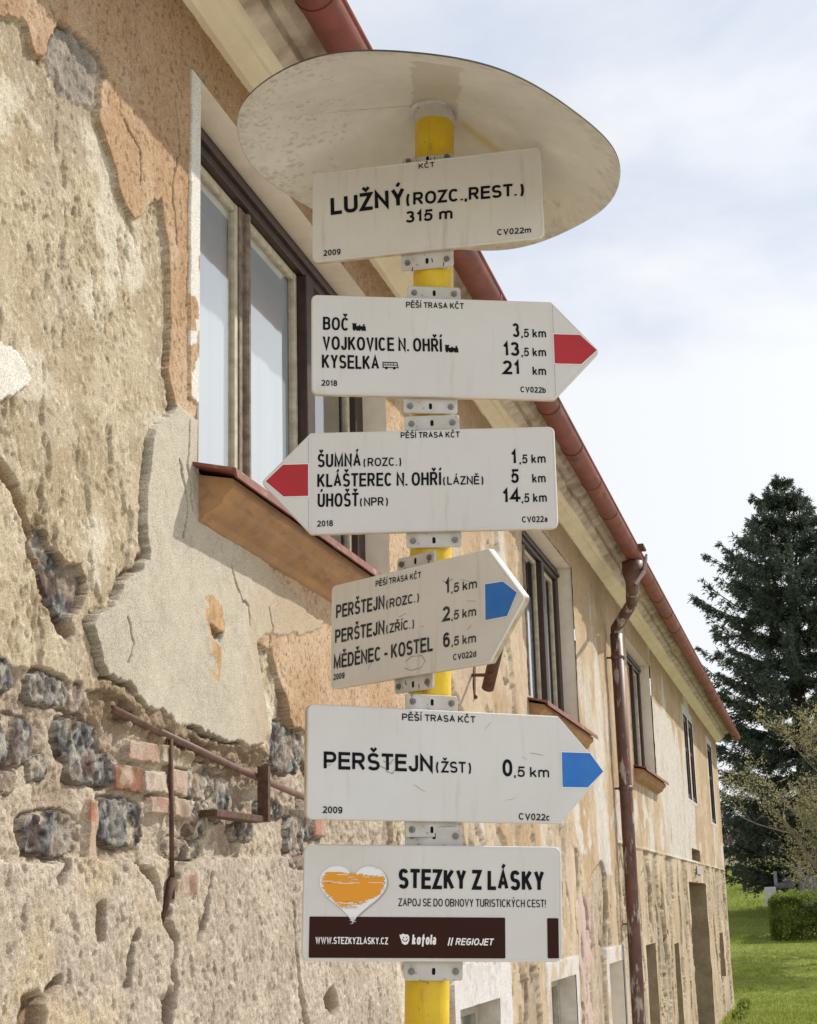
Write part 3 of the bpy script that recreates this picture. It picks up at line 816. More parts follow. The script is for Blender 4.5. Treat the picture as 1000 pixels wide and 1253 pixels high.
def make_window():
    y0, y1, z0, z1 = UP[0]
    z1 = 4.515
    fr = MB()
    xf, xb = -0.090, -0.19
    fr.bbox(xb, y0 + 0.001, 4.405, xf, y1 - 0.001, z1 - 0.002, 0.006)           # head
    fr.bbox(xb, y0 + 0.001, z0 + 0.002, xf, y1 - 0.001, 3.150, 0.006)           # bottom rail
    fr.bbox(xb, y0 + 0.001, 3.151, xf, 4.755, 4.404, 0.006)
    fr.bbox(xb, 7.02, 3.151, xf, y1 - 0.001, 4.404, 0.006)
    fr.bbox(xb, 6.215, 3.151, xf + 0.016, 6.325, 4.404, 0.008)                  # dark mullion
    fr.bbox(xf - 0.012, y0 + 0.001, 4.442, xf + 0.018, y1 - 0.001, 4.470, 0.004)
    w = fr.build('window', M_darkwood, house, recalc=True)
    mu = MB(); mu.bbox(-0.16, 5.476, 3.151, -0.112, 5.574, 4.402, 0.004); mu.tube([(-0.108, 5.535, 3.155), (-0.108, 5.535, 4.385)], 0.020, 10)
    mu.build('mullion', M_mull, w, recalc=True)
    sash(4.757, 5.474, 3.152, 4.402, parent=w)
    sash(5.577, 6.213, 3.152, 4.402, parent=w)
    sash(6.327, 7.018, 3.152, 4.402, parent=w)
    rv = MB(); reveal(rv, (y0, y1, z0, 4.52), 0.20, 0.026)
    rv.build('reveal', M_reveal, w)
    # red sheet sill, sloping out and lipped
    s = MB()
    L0, L1 = y0 - 0.045, y1 + 0.03
    s.prism([(-0.088, 3.152), (0.172, 3.092), (0.178, 3.060), (0.170, 3.060), (0.164, 3.082), (-0.088, 3.142)], L0, L1)
    s.build('sill', M_sheet, w, recalc=True)
    lg = MB()
    prof = [(0.0, 3.10), (0.142, 3.072), (0.142, 3.040), (0.112, 3.015), (0.106, 2.995), (0.075, 2.975), (0.045, 2.960), (0.030, 2.940), (0.0, 2.925)]
    n = 60; vs = []
    for i in range(n + 1):
        yy = y0 + 0.01 + (y1 - y0 - 0.02) * i / n
        for (px_, pz) in prof:
            j = 0.0010 * math.sin(i * 0.6 + pz * 90) + rng.uniform(-.0007, .0007)
            vs.append((px_ + (j if 0.01 < px_ < 0.14 else 0), yy, pz + j * (0.01 < px_ < 0.14)))
    k = len(prof); fs = []
    for i in range(n):
        for q in range(k - 1):
            fs.append((i * k + q, (i + 1) * k + q, (i + 1) * k + q + 1, i * k + q + 1))
    fs += [tuple(range(k)), tuple(reversed(range(n * k, n * k + k)))]
    lg.add(vs, fs)
    lg.build('ledge', M_ledge, w, smooth=False, recalc=True)
    return w


def copy_part(o, dy, dz=0.0, parent=None):
    c = o.copy(); COL.objects.link(c)
    if parent is None:
        c.location.y += dy; c.location.z += dz
    else:
        c.parent = parent
    for ch in [q for q in bpy.data.objects if q.parent == o]:
        copy_part(ch, dy, dz, c)
    return c


win = make_window()
w2 = copy_part(win, 6.085, -0.045); w3 = copy_part(win, 12.44, -0.01)
# white sheets added behind the two nearest panes, standing in for pale reflections
for (a0, a1) in ((4.79, 5.45), (5.60, 6.19)):
    b = MB()
    n = 16
    for i in range(n):
        q0, q1 = a0 + (a1 - a0) * i / n, a0 + (a1 - a0) * (i + 1) / n
        d0, d1 = (0.004 if i % 6 < 3 else 0.0), (0.004 if (i + 1) % 6 < 3 else 0.0)
        b.face([(-0.152 + d0, q0, 3.2), (-0.152 + d1, q1, 3.2), (-0.152 + d1, q1, 4.38), (-0.152 + d0, q0, 4.38)])
    b.build('reflection_backing', M_backing, win)
# lace and board behind the second and third windows
M_lace = mat('grey_lace_curtain', (0.62, 0.66, 0.70), rough=0.9, color2=(0.24, 0.27, 0.30), nscale=30, detail=8)
for wobj, a0, a1, dy in ((w2, 4.80, 5.44, 0), (w2, 5.60, 6.19, 0), (w2, 6.36, 6.98, 0), (w3, 4.80, 5.44, 0), (w3, 5.62, 6.98, 0)):
    b = MB()
    b.face([(-0.165, a0, 3.2), (-0.165, a1, 3.2), (-0.165, a1, 4.1), (-0.165, a0, 4.1)])
    b.build('curtain', M_lace if wobj is w2 else M_backing, wobj)

# ------------------------------------------------------------------ slits, low windows, door, vent
for (y0, y1, z0, z1) in SLITS:
    m = MB(); reveal(m, (y0, y1, z0, z1), 0.03, 0.041)
    w = m.build('window', M_darkwood, house)
    p = MB()
    p.bbox(-0.05, y0 + 0.002, z0 + 0.002, 0.022, y0 + 0.10, z1 - 0.002, 0.005); p.bbox(-0.05, y1 - 0.10, z0 + 0.002, 0.022, y1 - 0.002, z1 - 0.002, 0.005)
    p.bbox(-0.05, y0 + 0.101, z1 - 0.09, 0.022, y1 - 0.101, z1 - 0.002, 0.005); p.bbox(-0.05, y0 + 0.101, z0 + 0.002, 0.022, y1 - 0.101, z0 + 0.08, 0.005)
    p.bbox(-0.05, y0 + 0.101, (z0 + z1) / 2 + 0.1, 0.016, y1 - 0.101, (z0 + z1) / 2 + 0.15, 0.005)
    p.build('frame', M_darkwood, w, recalc=True)
    g = MB(); g.face([(-0.005, y0 + 0.09, z0 + 0.07), (-0.005, y1 - 0.09, z0 + 0.07), (-0.005, y1 - 0.09, z1 - 0.08), (-0.005, y0 + 0.09, z1 - 0.08)])
    g.build('pane', M_glass, w)
M_lowframe = mat('pale_green_grey_frame', (0.42, 0.42, 0.36), rough=0.6, color2=(0.30, 0.28, 0.22), nscale=15)
for i, (y0, y1, z0, z1) in enumerate(LOW):
    m = MB(); reveal(m, (y0, y1, z0, z1), 0.15, 0.034)
    w = m.build('window', M_whitewash if i < 2 else M_reveal, house)
    p = MB()
    ym = (y0 + y1) / 2
    p.bbox(-0.15, y0 + 0.002, z0 + 0.002, -0.09, y0 + 0.08, z1 - 0.002, 0.005); p.bbox(-0.15, y1 - 0.08, z0 + 0.002, -0.09, y1 - 0.002, z1 - 0.002, 0.005)
    p.bbox(-0.15, y0 + 0.081, z1 - 0.08, -0.09, y1 - 0.081, z1 - 0.002, 0.005); p.bbox(-0.15, y0 + 0.081, z0 + 0.002, -0.09, y1 - 0.081, z0 + 0.08, 0.005)
    p.bbox(-0.145, ym - 0.04, z0 + 0.081, -0.08, ym + 0.04, z1 - 0.081, 0.005)
    p.build('frame', M_lowframe, w, recalc=True)
    for (q0, q1) in ((y0 + 0.07, ym - 0.03), (ym + 0.03, y1 - 0.07)):
        g = MB(); g.face([(-0.125, q0, z0 + 0.07), (-0.125, q1, z0 + 0.07), (-0.125, q1, z1 - 0.07), (-0.125, q0, z1 - 0.07)])
        g.build('pane', M_glass, w)
M_revealworn = mat('worn_tan_reveal', (0.40, 0.31, 0.21), rough=0.95, color2=(0.28, 0.21, 0.14), nscale=6, bump=0.01, bscale=30, spec=0.1)
for (y0, y1, z0, z1) in HOLES:
    m = MB(); reveal(m, (y0, y1, z0, z1), 0.42, 0.030)
    nm = 'window' if z1 - z0 > 0.8 else ('vent' if z0 > 2 else 'niche')
    w = m.build(nm, M_revealworn, house)
    p = MB()
    nb = 5
    for k in range(nb):
        q0 = y0 + (y1 - y0) * k / nb + 0.006; q1 = y0 + (y1 - y0) * (k + 1) / nb - 0.006
        p.box(-0.42, q0, z0 + 0.004, -0.38 + 0.004 * (k % 2), q1, z1 - 0.004)
    p.build('boarding', M_dark, w)
m = MB(); reveal(m, DOOR, 0.42, 0.030)
w = m.build('door', M_revealworn, house)
p = MB()
for k in range(14):
    q0 = DOOR[0] + (DOOR[1] - DOOR[0]) * k / 14 + 0.004; q1 = DOOR[0] + (DOOR[1] - DOOR[0]) * (k + 1) / 14 - 0.004
    p.bbox(-0.42, q0, -0.26, -0.36 + 0.006 * (k % 2), q1, DOOR[3] - 0.09, 0.004)
p.bbox(-0.42, DOOR[0] + 0.002, DOOR[3] - 0.088, -0.34, DOOR[1] - 0.002, DOOR[3] - 0.002, 0.005)
p.bbox(-0.36, DOOR[0] + 0.05, 0.25, -0.325, DOOR[1] - 0.05, 0.37, 0.005); p.bbox(-0.36, DOOR[0] + 0.05, 1.35, -0.325, DOOR[1] - 0.05, 1.47, 0.005)
p.build('door_leaf', M_dark, w, recalc=True)
pn = MB(); pn.bbox(0.036, 24.95, 2.08, 0.05, 25.75, 2.2, 0.004)
pn.build('number_plate', M_greyprint, house, recalc=True)

# ------------------------------------------------------------------ cornice, roof, gutter, downpipe
c = MB()
prof = [(-0.02, H_TOP - 0.004), (0.045, H_TOP - 0.004), (0.060, 4.758), (0.115, 4.780), (0.122, 4.800), (0.150, 4.806), (0.158, 4.824), (0.215, 4.850), (0.218, 4.895), (0.262, 4.900), (0.300, 4.935), (0.300, 5.00), (-0.02, 5.0)]
nseg = 330
yy = np.linspace(-4, Y_END + 0.25, nseg)
k = len(prof)
V, F, mi = [], [], []
for i, q in enumerate(yy):
    for j, (px_, pz) in enumerate(prof):
        ex = 0.0
        if 1 <= j <= 10:
            ex = 0.004 * float(fbm(np.array([q]), np.array([pz * 6]), 1.5, 3, 60 + j)[0])
        if 7 <= j <= 9:
            ex += -0.030 * float(smooth01(fbm(np.array([q]), np.array([3.0]), 0.9, 4, 77), 0.1, 0.5)[0])
        V.append((px_ + ex, q, pz - ex * 0.4))
cm = MB(); cm.v = V
for i in range(nseg - 1):
    for j in range(k):
        a, b = i * k + j, i * k + (j + 1) % k
        cm.f.append((a, b, b + k, a + k)); cm.m.append(1 if 6 <= j <= 9 else 0)
cm.f += [tuple(range(k)), tuple(reversed(range((nseg - 1) * k, nseg * k)))]; cm.m += [0, 0]
cm.build('cornice', [M_cornice, M_cornice2], house, recalc=True)
r = MB()
r.prism([(0.47, 4.905), (-4.0, 8.25), (-8.5, 4.905), (-8.5, 4.86), (-4.0, 8.20), (0.30, 4.985), (0.46, 4.875)], -4.4, Y_END + 0.35)
r.build('roof', M_roof, house, recalc=True)
g = MB()
gxc, gzc, gr = 0.428, 4.838, 0.076
ga = [math.radians(a) for a in np.linspace(180, 362, 19)]
segs = np.linspace(-4.2, Y_END + 0.40, 38)
for s0, s1 in zip(segs[:-1], segs[1:]):
    rr = gr
    gzc = 4.838 + 0.005 * math.sin(s0 * 0.9) + rng.uniform(-.002, .002)
    outer = [(gxc + rr * math.cos(a), gzc + rr * math.sin(a)) for a in ga]
    inner = [(gxc + (rr - 0.004) * math.cos(a), gzc + (rr - 0.004) * math.sin(a)) for a in reversed(ga)]
    g.prism(outer + inner, s0, s1 + 0.0)
    for a in (s0,):
        o2 = [(gxc + (rr + 0.004) * math.cos(q), gzc + (rr + 0.004) * math.sin(q)) for q in ga]
        i2 = [(gxc + (rr + 0.0005) * math.cos(q), gzc + (rr + 0.0005) * math.sin(q)) for q in reversed(ga)]
        g.prism(o2 + i2, a, a + 0.035)
g.tube([(gxc + gr, -4.2, gzc + 0.006), (gxc + gr, Y_END + 0.4, gzc + 0.006)], 0.010, 8)
g.build('gutter', M_gutter, house, recalc=True)
d = MB()
T0, T1, T2 = at(774, 694, 0.42), at(773.5, 738, 0.34), at(754, 772, 0.14)
T3 = at(768, 1000, 0.14)
d.tube([T0 + np.array([0, 0, 0.05]), T0 + np.array([0, 0, -0.03]), T0 * 0.55 + T1 * 0.45, T1 * 0.92 + T0 * 0.08], [0.10, 0.10, 0.062, 0.058], 16)
d.tube([T1 * 0.9 + T0 * 0.1, T1, T2 + np.array([0, 0, 0.02]), T2 + np.array([0, 0, -0.06])], [0.054, 0.056, 0.056, 0.055], 16)
d.tube([T2 + np.array([0, 0, -0.03]), (0.14, T3[1], T3[2]), (0.14, T3[1] - 0.05, -0.15)], 0.062, 18)
for z in (4.0, 2.75, 1.5, 0.4):
    yv = T2[1] + (T3[1] - T2[1]) * (T2[2] - z) / (T2[2] - T3[2])
    d.tube([(0.14, yv, z - 0.02), (0.14, yv, z + 0.02)], 0.068, 18); d.tube([(0.02, yv, z), (0.10, yv, z)], 0.010, 8)
d.build('downpipe', M_pipe, house, smooth=True)
gk = MB()
K0 = at(777, 716, 0.53); K1 = at(788, 700, 0.53); K2 = at(791, 679, 0.53)
gk.tube([K0, K1, K2], [0.014, 0.022, 0.012], 6)
gk.bbox(0.44, K1[1] - 0.2, 4.835, 0.56, K1[1] + 0.05, 4.86, 0.004)
gk.build('gutter_bracket', M_rust, house, recalc=True)

# old ironwork in the wall
ir = MB(); a, b = at(138, 868, 0.0), at(392, 984, 0.035)
ir.tube([a, a * .5 + b * .5 + np.array([0, 0, -0.008]), b], 0.0125, 10); ir.build('iron_rod', M_rod, house, smooth=True)
ir = MB(); a, b = at(209, 904, 0.012), at(211, 1100, 0.012)
ir.tube([a, b], 0.008, 8); ir.tube([b + np.array([0, 0, .06]), b + np.array([-0.02, -.04, -.08])], [0.016, 0.006], 6); ir.build('iron_pipe', M_rust, house, smooth=True)
ir = MB(); a, b, e = at(266, 994, 0.06), at(325, 997, 0.06), at(327, 945, 0.06)
ir.bbox(0.0, a[1], a[2] - 0.012, 0.06, b[1], a[2] + 0.010, 0.003); ir.bbox(0.035, b[1] - 0.014, a[2] - 0.010, 0.075, b[1] + 0.012, e[2] + 0.02, 0.003)
ir.build('iron_bracket', M_rust, house, recalc=True)
ir = MB()
a, b = at(614, 770, 0.30), at(597, 842, 0.16)
ir.tube([a, b], 0.036, 12); ir.tube([at(576, 826, 0.02), at(600, 826, 0.20)], 0.010, 8)
ir.tube([at(578, 815, 0.03), at(579, 850, 0.03), at(583, 854, 0.05)], [0.022, 0.016, 0.012], 8)
ir.build('flag_holder', M_rust, house, smooth=True)

# ------------------------------------------------------------------ the post and its cap
PB = np.array([1.245, 2.6709, 1.5172]); PT = np.array([1.305, 2.685, 3.1419])
AX = (PT - PB) / np.linalg.norm(PT - PB)
foot = PB - AX * (1.53 / AX[2])
post = empty('signpost', tuple(foot))
tag(post, 'yellow steel signpost under a round white cap', 'signpost')
pm = MB()
top = PT + AX * 0.045
npt = 26
zt_ = [i / npt * 0.985 for i in range(npt)] + [0.9868, 0.9892, 0.9908, 1.0]
pm.tube([tuple((top - foot) * t_) for t_ in zt_], [0.0372] * npt + [0.0368, 0.0345, 0.0310, 0.0300], 28)
pm.build('pole', M_yellow, post, smooth=True)
col_ = MB()
col_.tube([tuple(PT + AX * (-0.005) - foot), tuple(PT + AX * 0.02 - foot)], [0.0385, 0.0385], 24); col_.tube([tuple(PT + AX * 0.02 - foot), tuple(PT + AX * 0.034 - foot)], [0.050, 0.050], 24)
col_.build('collar', M_bracket, post, smooth=False)
# shallow cone of sheet metal, tilted on the pole
dn = np.array([0.1589, 0.076, 1.0]); dn /= np.linalg.norm(dn)
dc = PT + np.array([0.0111, -0.1255, -0.1415])
R_CAP = 0.345
e1 = np.cross([0, 1, 0], dn); e1 /= np.linalg.norm(e1); e2 = np.cross(dn, e1)
apex = PT + AX * 0.040
nr, na = 110, 420
V, Cc = [], []
rr = np.linspace(0, 1, nr + 1); an = np.linspace(0, 2 * math.pi, na, endpoint=False)
RR, AN = np.meshgrid(rr, an, indexing='ij')
rim = dc[None, None, :] + R_CAP * (np.cos(AN)[..., None] * e1 + np.sin(AN)[..., None] * e2) * (1 + 0.004 * np.sin(AN * 5 + 1))[..., None]
top_r = 0.0
Pn = apex[None, None, :] * (1 - RR)[..., None] + rim * RR[..., None]
Pn = Pn + dn[None, None, :] * (0.004 * np.sin(AN * 3) * RR ** 2 + 0.0025 * np.sin(AN * 7 + 2) * RR ** 3)[..., None]
# colours of the weathered enamel
lx, ly = RR * np.cos(AN), RR * np.sin(AN)
nz1, nz2, nz3 = fbm(lx, ly, 3, 4, 1), fbm(lx, ly, 14, 4, 2), fbm(lx, ly, 45, 3, 3)
cc = np.array([0.585, 0.572, 0.520])[None, None, :] * (1 + 0.04 * nz1 + 0.02 * nz2)[..., None]
dirt = smooth01(RR + 0.06 * nz2 + 0.07 * fbm(Pn[..., 0], Pn[..., 1], 120, 3, 12), 0.90, 1.06)
cc = cc + (np.array([0.26, 0.235, 0.18]) - cc) * (0.38 * dirt)[..., None]
sp = 0.6 * smooth01(fbm(Pn[..., 0], Pn[..., 1], 130, 2, 9), 0.6, 0.95) * smooth01(fbm(lx, ly, 2, 3, 10) + RR * 1.2 - 0.5 * lx, 0.9, 1.5)
cc = cc + (np.array([0.16, 0.13, 0.10]) - cc) * (0.6 * sp)[..., None]
q1, q2 = (Pn - apex) @ e1, (Pn - apex) @ e2
DA = math.radians(287)
qa, qb = (Pn - apex) @ (math.cos(DA) * e1 + math.sin(DA) * e2), (Pn - apex) @ (-math.sin(DA) * e1 + math.cos(DA) * e2)
damp = ((np.abs(qb + 0.006 * nz2) < 0.042) & (qa > 0.0) & (qa < 0.40)).astype(float)
cc = cc + (np.array([0.36, 0.31, 0.23]) - cc) * (0.5 * damp)[..., None]
yst = np.exp(-(segdist(q1, q2, [(0.06, 0.02), (0.11, 0.038), (0.15, 0.06)]) / 0.012) ** 2)
cc = cc + (np.array([0.50, 0.36, 0.08]) - cc) * (0.6 * yst)[..., None]
th = 0.0035
Pt = Pn + dn * th
n0 = Pn.reshape(-1, 3); n1 = Pt.reshape(-1, 3)
idx = np.arange((nr + 1) * na).reshape(nr + 1, na)
a_, b_ = idx[:-1], idx[1:]
Fb = np.stack([a_, np.roll(a_, -1, 1), np.roll(b_, -1, 1), b_], -1).reshape(-1, 4)
Ft = Fb[:, ::-1] + len(n0)
rim0 = idx[-1]; Fr = np.stack([rim0, np.roll(rim0, -1), np.roll(rim0, -1) + len(n0), rim0 + len(n0)], -1)
capo = quads_mesh('cap', np.concatenate([n0, n1]) - foot, np.concatenate([Fb, Ft, Fr]), [M_cap, M_capedge], post, True,
                  np.concatenate([cc.reshape(-1, 3)] * 2))
mi = np.zeros(len(Fb) * 2 + len(Fr), np.int32); mi[len(Fb) * 2:] = 1
capo.data.polygons.foreach_set('material_index', mi)
seam = MB()
sdir = -e1 * 0.985 + e2 * 0.17
for t0, t1 in zip(np.linspace(0.12, 0.97, 12)[:-1], np.linspace(0.12, 0.97, 12)[1:]):
    ang = math.radians(204)
    rp = dc + R_CAP * (math.cos(ang) * e1 + math.sin(ang) * e2)
    seam.tube([tuple(apex * (1 - t0) + rp * t0 - dn * 0.001 - foot), tuple(apex * (1 - t1) + rp * t1 - dn * 0.0002 - foot)], 0.0005, 6)
seam.build('seam', M_signedge, capo)

# ------------------------------------------------------------------ lettering: strokes laid out on the panels
def arc(cx, cy, rx, ry, a0, a1, n=12, pw=0.86):
    r = []
    for i in range(n + 1):
        a = math.radians(a0 + (a1 - a0) * i / n)
        c_, s_ = math.cos(a), math.sin(a)
        r.append((cx + rx * math.copysign(abs(c_) ** pw, c_), cy + ry * math.copysign(abs(s_) ** pw, s_)))
    return r


X = .7      # x height
G = {
 'A': (.72, [[(0, 0), (.5, 1), (1, 0)], [(.2, .33), (.8, .33)]]),
 'B': (.68, [[(0, 0), (0, 1), (.5, 1)] + arc(.58, .76, .36, .24, 90, -90) + [(0, .52)], [(.5, .52)] + arc(.6, .26, .4, .26, 90, -90) + [(0, 0)]]),
 'C': (.70, [arc(.5, .5, .5, .5, 42, 318, 20)]),
 'D': (.70, [[(0, 0), (0, 1), (.42, 1)] + arc(.45, .5, .55, .5, 90, -90, 16) + [(.42, 0), (-.02, 0)]]),
 'E': (.62, [[(1, 1), (0, 1), (0, 0), (1.02, 0)], [(0, .52), (.92, .52)]]),
 'F': (.58, [[(1, 1), (0, 1), (0, -.06)], [(0, .5), (.86, .5)]]),
 'G': (.74, [arc(.5, .5, .5, .5, 42, 345, 20) + [(1, .46), (.55, .46)]]),
 'H': (.68, [[(0, -.06), (0, 1.06)], [(1, -.06), (1, 1.06)], [(0, .52), (1, .52)]]),
 'I': (.18, [[(.5, -.06), (.5, 1.06)]]),
 'J': (.52, [[(1, 1.06), (1, .3)] + arc(.5, .28, .5, .28, 0, -180)]),
 'K': (.70, [[(0, -.06), (0, 1.06)], [(.98, 1.05), (.02, .36)], [(.32, .62), (1.02, -.05)]]),
 'L': (.56, [[(0, 1.06), (0, 0), (1, 0)]]),
 'M': (.82, [[(0, -.06), (0, 1.0), (.5, .05), (1, 1.0), (1, -.06)]]),
 'N': (.70, [[(0, -.06), (0, .98), (1, .02), (1, 1.06)]]),
 'O': (.76, [arc(.5, .5, .5, .5, 0, 360, 24)]),
 'P': (.66, [[(0, -.06), (0, 1), (.5, 1)] + arc(.58, .73, .42, .27, 90, -90) + [(0, .46)]]),
 'R': (.70, [[(0, -.06), (0, 1), (.5, 1)] + arc(.56, .74, .38, .26, 90, -90) + [(0, .48)], [(.5, .48), (1.0, -.05)]]),
 'S': (.66, [arc(.5, .745, .47, .255, 22, 270, 14) + arc(.5, .245, .5, .245, 88, -158, 14)]),
 'T': (.62, [[(0, 1), (1, 1)], [(.5, 1), (.5, -.06)]]),
 'U': (.68, [[(0, 1.06), (0, .32)] + arc(.5, .3, .5, .3, 180, 360) + [(1, 1.06)]]),
 'V': (.70, [[(0, 1.05), (.5, .0), (1, 1.05)]]),
 'W': (1.0, [[(0, 1.05), (.25, 0), (.5, .95), (.75, 0), (1, 1.05)]]),
 'X': (.68, [[(0, 1), (1, 0)], [(0, 0), (1, 1)]]),
 'Y': (.68, [[(0, 1.05), (.5, .44), (1, 1.05)], [(.5, .44), (.5, -.06)]]),
 'Z': (.62, [[(0, 1), (1, 1), (0, 0), (1.02, 0)]]),
 '0': (.56, [arc(.5, .5, .5, .5, 0, 360, 22)]),
 '1': (.34, [[(.0, .72), (.45, .84), (.85, 1), (.85, -.06)]]),
 '2': (.56, [arc(.5, .72, .48, .28, 165, -35, 12) + [(.02, 0), (1.02, 0)]]),
 '3': (.56, [arc(.47, .76, .43, .24, 160, -90, 12), arc(.48, .26, .5, .26, 90, -160, 12)]),
 '4': (.58, [[(.74, -.06), (.74, 1), (0, .27), (1.06, .27)]]),
 '5': (.56, [[(.94, 1), (.18, 1), (.06, .5)] + arc(.46, .32, .52, .32, 138, -158, 14)]),
 '6': (.56, [arc(.5, .31, .5, .31, 0, 360, 20), arc(.52, .5, .52, .5, 180, 42, 10)]),
 '8': (.56, [arc(.5, .76, .43, .24, 0, 360, 18), arc(.5, .26, .5, .26, 0, 360, 18)]),
 '9': (.56, [arc(.5, .69, .5, .31, 0, 360, 20), arc(.48, .5, .52, .5, 0, -138, 10)]),
 'k': (.52, [[(0, -.06), (0, 1.06)], [(.92, X - .02), (.02, .24)], [(.34, .42), (1.0, -.04)]]),
 'm': (.84, [[(0, -.06), (0, X + .04)], [(0, .42)] + arc(.25, .45, .25, .25, 180, 0) + [(.5, -.06)], [(.5, .42)] + arc(.75, .45, .25, .25, 180, 0) + [(1, -.06)]]),
 'a': (.50, [arc(.5, X - .2, .42, .2, 160, 0, 8) + [(.92, -.05)], arc(.46, .2, .44, .2, 0, 360, 14)]),
 'b': (.54, [[(0, -.06), (0, 1.06)], arc(.5, .35, .5, .35, 0, 360, 18)]),
 'd': (.54, [[(1, -.06), (1, 1.06)], arc(.5, .35, .5, .35, 0, 360, 18)]),
 'c': (.50, [arc(.5, .35, .5, .35, 45, 315, 16)]),
 'o': (.54, [arc(.5, .35, .5, .35, 0, 360, 18)]),
 'f': (.44, [[(.4, -.3), (.4, .7)] + arc(.75, .75, .35, .26, 180, 75, 6), [(0, .62), (.95, .62)]]),
 'l': (.15, [[(.5, -.06), (.5, 1.06)]]),
 '(': (.34, [arc(1.1, .42, 1.1, .72, 128, 232, 10, 1.0)]),
 ')': (.34, [arc(-.1, .42, 1.1, .72, 52, -52, 10, 1.0)]),
 '.': (.15, [[(.5, -.055), (.5, .085)]]),
 ',': (.15, [[(.55, .085), (.55, -.06), (.2, -.22)]]),
 '-': (.34, [[(0, .36), (1, .36)]]),
 '!': (.15, [[(.5, 1.06), (.5, .30)], [(.5, -.055), (.5, .085)]]),
 ' ': (.20, []),
}
CARON = [(-.19, 1.29), (0, 1.12), (.19, 1.29)]
ACUTE = [(-.05, 1.11), (.11, 1.30)]
ACC = {'Á': ('A', ACUTE), 'Í': ('I', ACUTE), 'Ý': ('Y', ACUTE), 'Ú': ('U', ACUTE), 'Ě': ('E', CARON), 'Š': ('S', CARON), 'Č': ('C', CARON),
       'Ř': ('R', CARON), 'Ž': ('Z', CARON), 'Ť': ('T', CARON), 'Ň': ('N', CARON)}


def stroke(mb, pts, w, z, mi, closed=False):
    pts = [Vector((p[0], p[1])) for p in pts]
    cl = (pts[0] - pts[-1]).length < 1e-7
    if cl: pts = pts[:-1]
    q = [pts[0]]
    for p in pts[1:]:
        if (p - q[-1]).length > 1e-6: q.append(p)
    pts = q
    n = len(pts)
    if n < 2: return
    Lp, Rp = [], []
    for i in range(n):
        if cl:
            d0, d1 = (pts[i] - pts[i - 1]).normalized(), (pts[(i + 1) % n] - pts[i]).normalized()
        else:
            d0 = (pts[i] - pts[i - 1]).normalized() if i > 0 else (pts[1] - pts[0]).normalized()
            d1 = (pts[i + 1] - pts[i]).normalized() if i < n - 1 else d0
        n0, n1 = Vector((-d0.y, d0.x)), Vector((-d1.y, d1.x))
        b = n0 + n1
        if b.length < 1e-4: b = n0
        b.normalize()
        s = min(1 / max(b.dot(n0), 0.30), 2.6)
        Lp.append(pts[i] + b * (w / 2 * s)); Rp.append(pts[i] - b * (w / 2 * s))
    base = len(mb.v)
    for a, b in zip(Lp, Rp):
        mb.v.append((a.x, a.y, z)); mb.v.append((b.x, b.y, z))
    for i in range(n if cl else n - 1):
        j = (i + 1) % n
        mb.f.append((base + 2 * i + 1, base + 2 * j + 1, base + 2 * j, base + 2 * i)); mb.m.append(mi)


def write(mb, text, u0, v0, u1, v1, cap, z, mi, weight=0.15, slant=0.0):
    gap = 0.125
    tot = 0.0; items = []
    for ch in text:
        b, acc = ACC.get(ch, (ch, None))
        w, st = G[b]
        if ch != ' ': w = w * 1.12 + 0.02
        items.append((tot, w, st, acc)); tot += w + gap
    tot -= gap
    L = math.hypot(u1 - u0, v1 - v0)
    sx = L / tot
    dx, dy = (u1 - u0) / L, (v1 - v0) / L
    wt = weight * cap * (0.55 + 0.45 * min(1.0, sx / cap))
    zz = 0
    for (x, w, st, acc) in items:
        wid = max(w * sx - wt, w * sx * (0.62 if st and len(st[0]) == 11 and len(st) == 1 else 0.42))
        lft = (w * sx - wid) / 2
        strokes = []
        for s in st:
            q = [(lft + p[0] * wid, wt / 2 + p[1] * (cap - wt)) for p in s]
            for e, f in ((0, 1), (-1, -2)):      # square ends on level bars
                dx_, dy_ = q[e][0] - q[f][0], q[e][1] - q[f][1]
                if abs(dx_) > 0.25 * wid and abs(dy_) < 0.02 * cap:
                    q[e] = (q[e][0] + math.copysign(wt / 2, dx_), q[e][1])
            strokes.append(q)
        if acc:
            asx = min(sx, cap)
            strokes.append([(w * sx / 2 + p[0] * asx * 0.9, p[1] * cap) for p in acc])
        for s in strokes:
            q = []
            for (a, b) in s:
                a2 = x * sx + a + slant * b
                q.append((u0 + a2 * dx - b * dy, v0 + a2 * dy + b * dx))
            zz = (zz + 1) % 6
            stroke(mb, q, wt * (0.82 if acc and s is strokes[-1] else 1), z + zz * 0.00004, mi)


def round_poly(pts, rads, n=6):
    out = []
    N = len(pts)
    for i in range(N):
        p, a, b = Vector(pts[i]), Vector(pts[i - 1]), Vector(pts[(i + 1) % N])
        d0, d1 = (a - p).normalized(), (b - p).normalized()
        r = rads[i]
        ang = d0.angle(d1); t = r / math.tan(ang / 2)
        s, e = p + d0 * t, p + d1 * t
        cn = p + (d0 + d1).normalized() * (r / math.sin(ang / 2))
        a0, a1 = math.atan2(s.y - cn.y, s.x - cn.x), math.atan2(e.y - cn.y, e.x - cn.x)
        da = (a1 - a0 + math.pi) % (2 * math.pi) - math.pi
        for k in range(n + 1):
            q = a0 + da * k / n
            out.append((cn.x + r * math.cos(q), cn.y + r * math.sin(q)))
    return out


def inset(pts, d):
    n = len(pts); out = []
    for i in range(n):
        p, a, b = Vector(pts[i]), Vector(pts[i - 1]), Vector(pts[(i + 1) % n])
        d0, d1 = (p - a).normalized(), (b - p).normalized()
        n0, n1 = Vector((-d0.y, d0.x)), Vector((-d1.y, d1.x))
        m = (n0 + n1).normalized()
        out.append(tuple(p + m * (d / max(m.dot(n0), 0.4))))
    return out


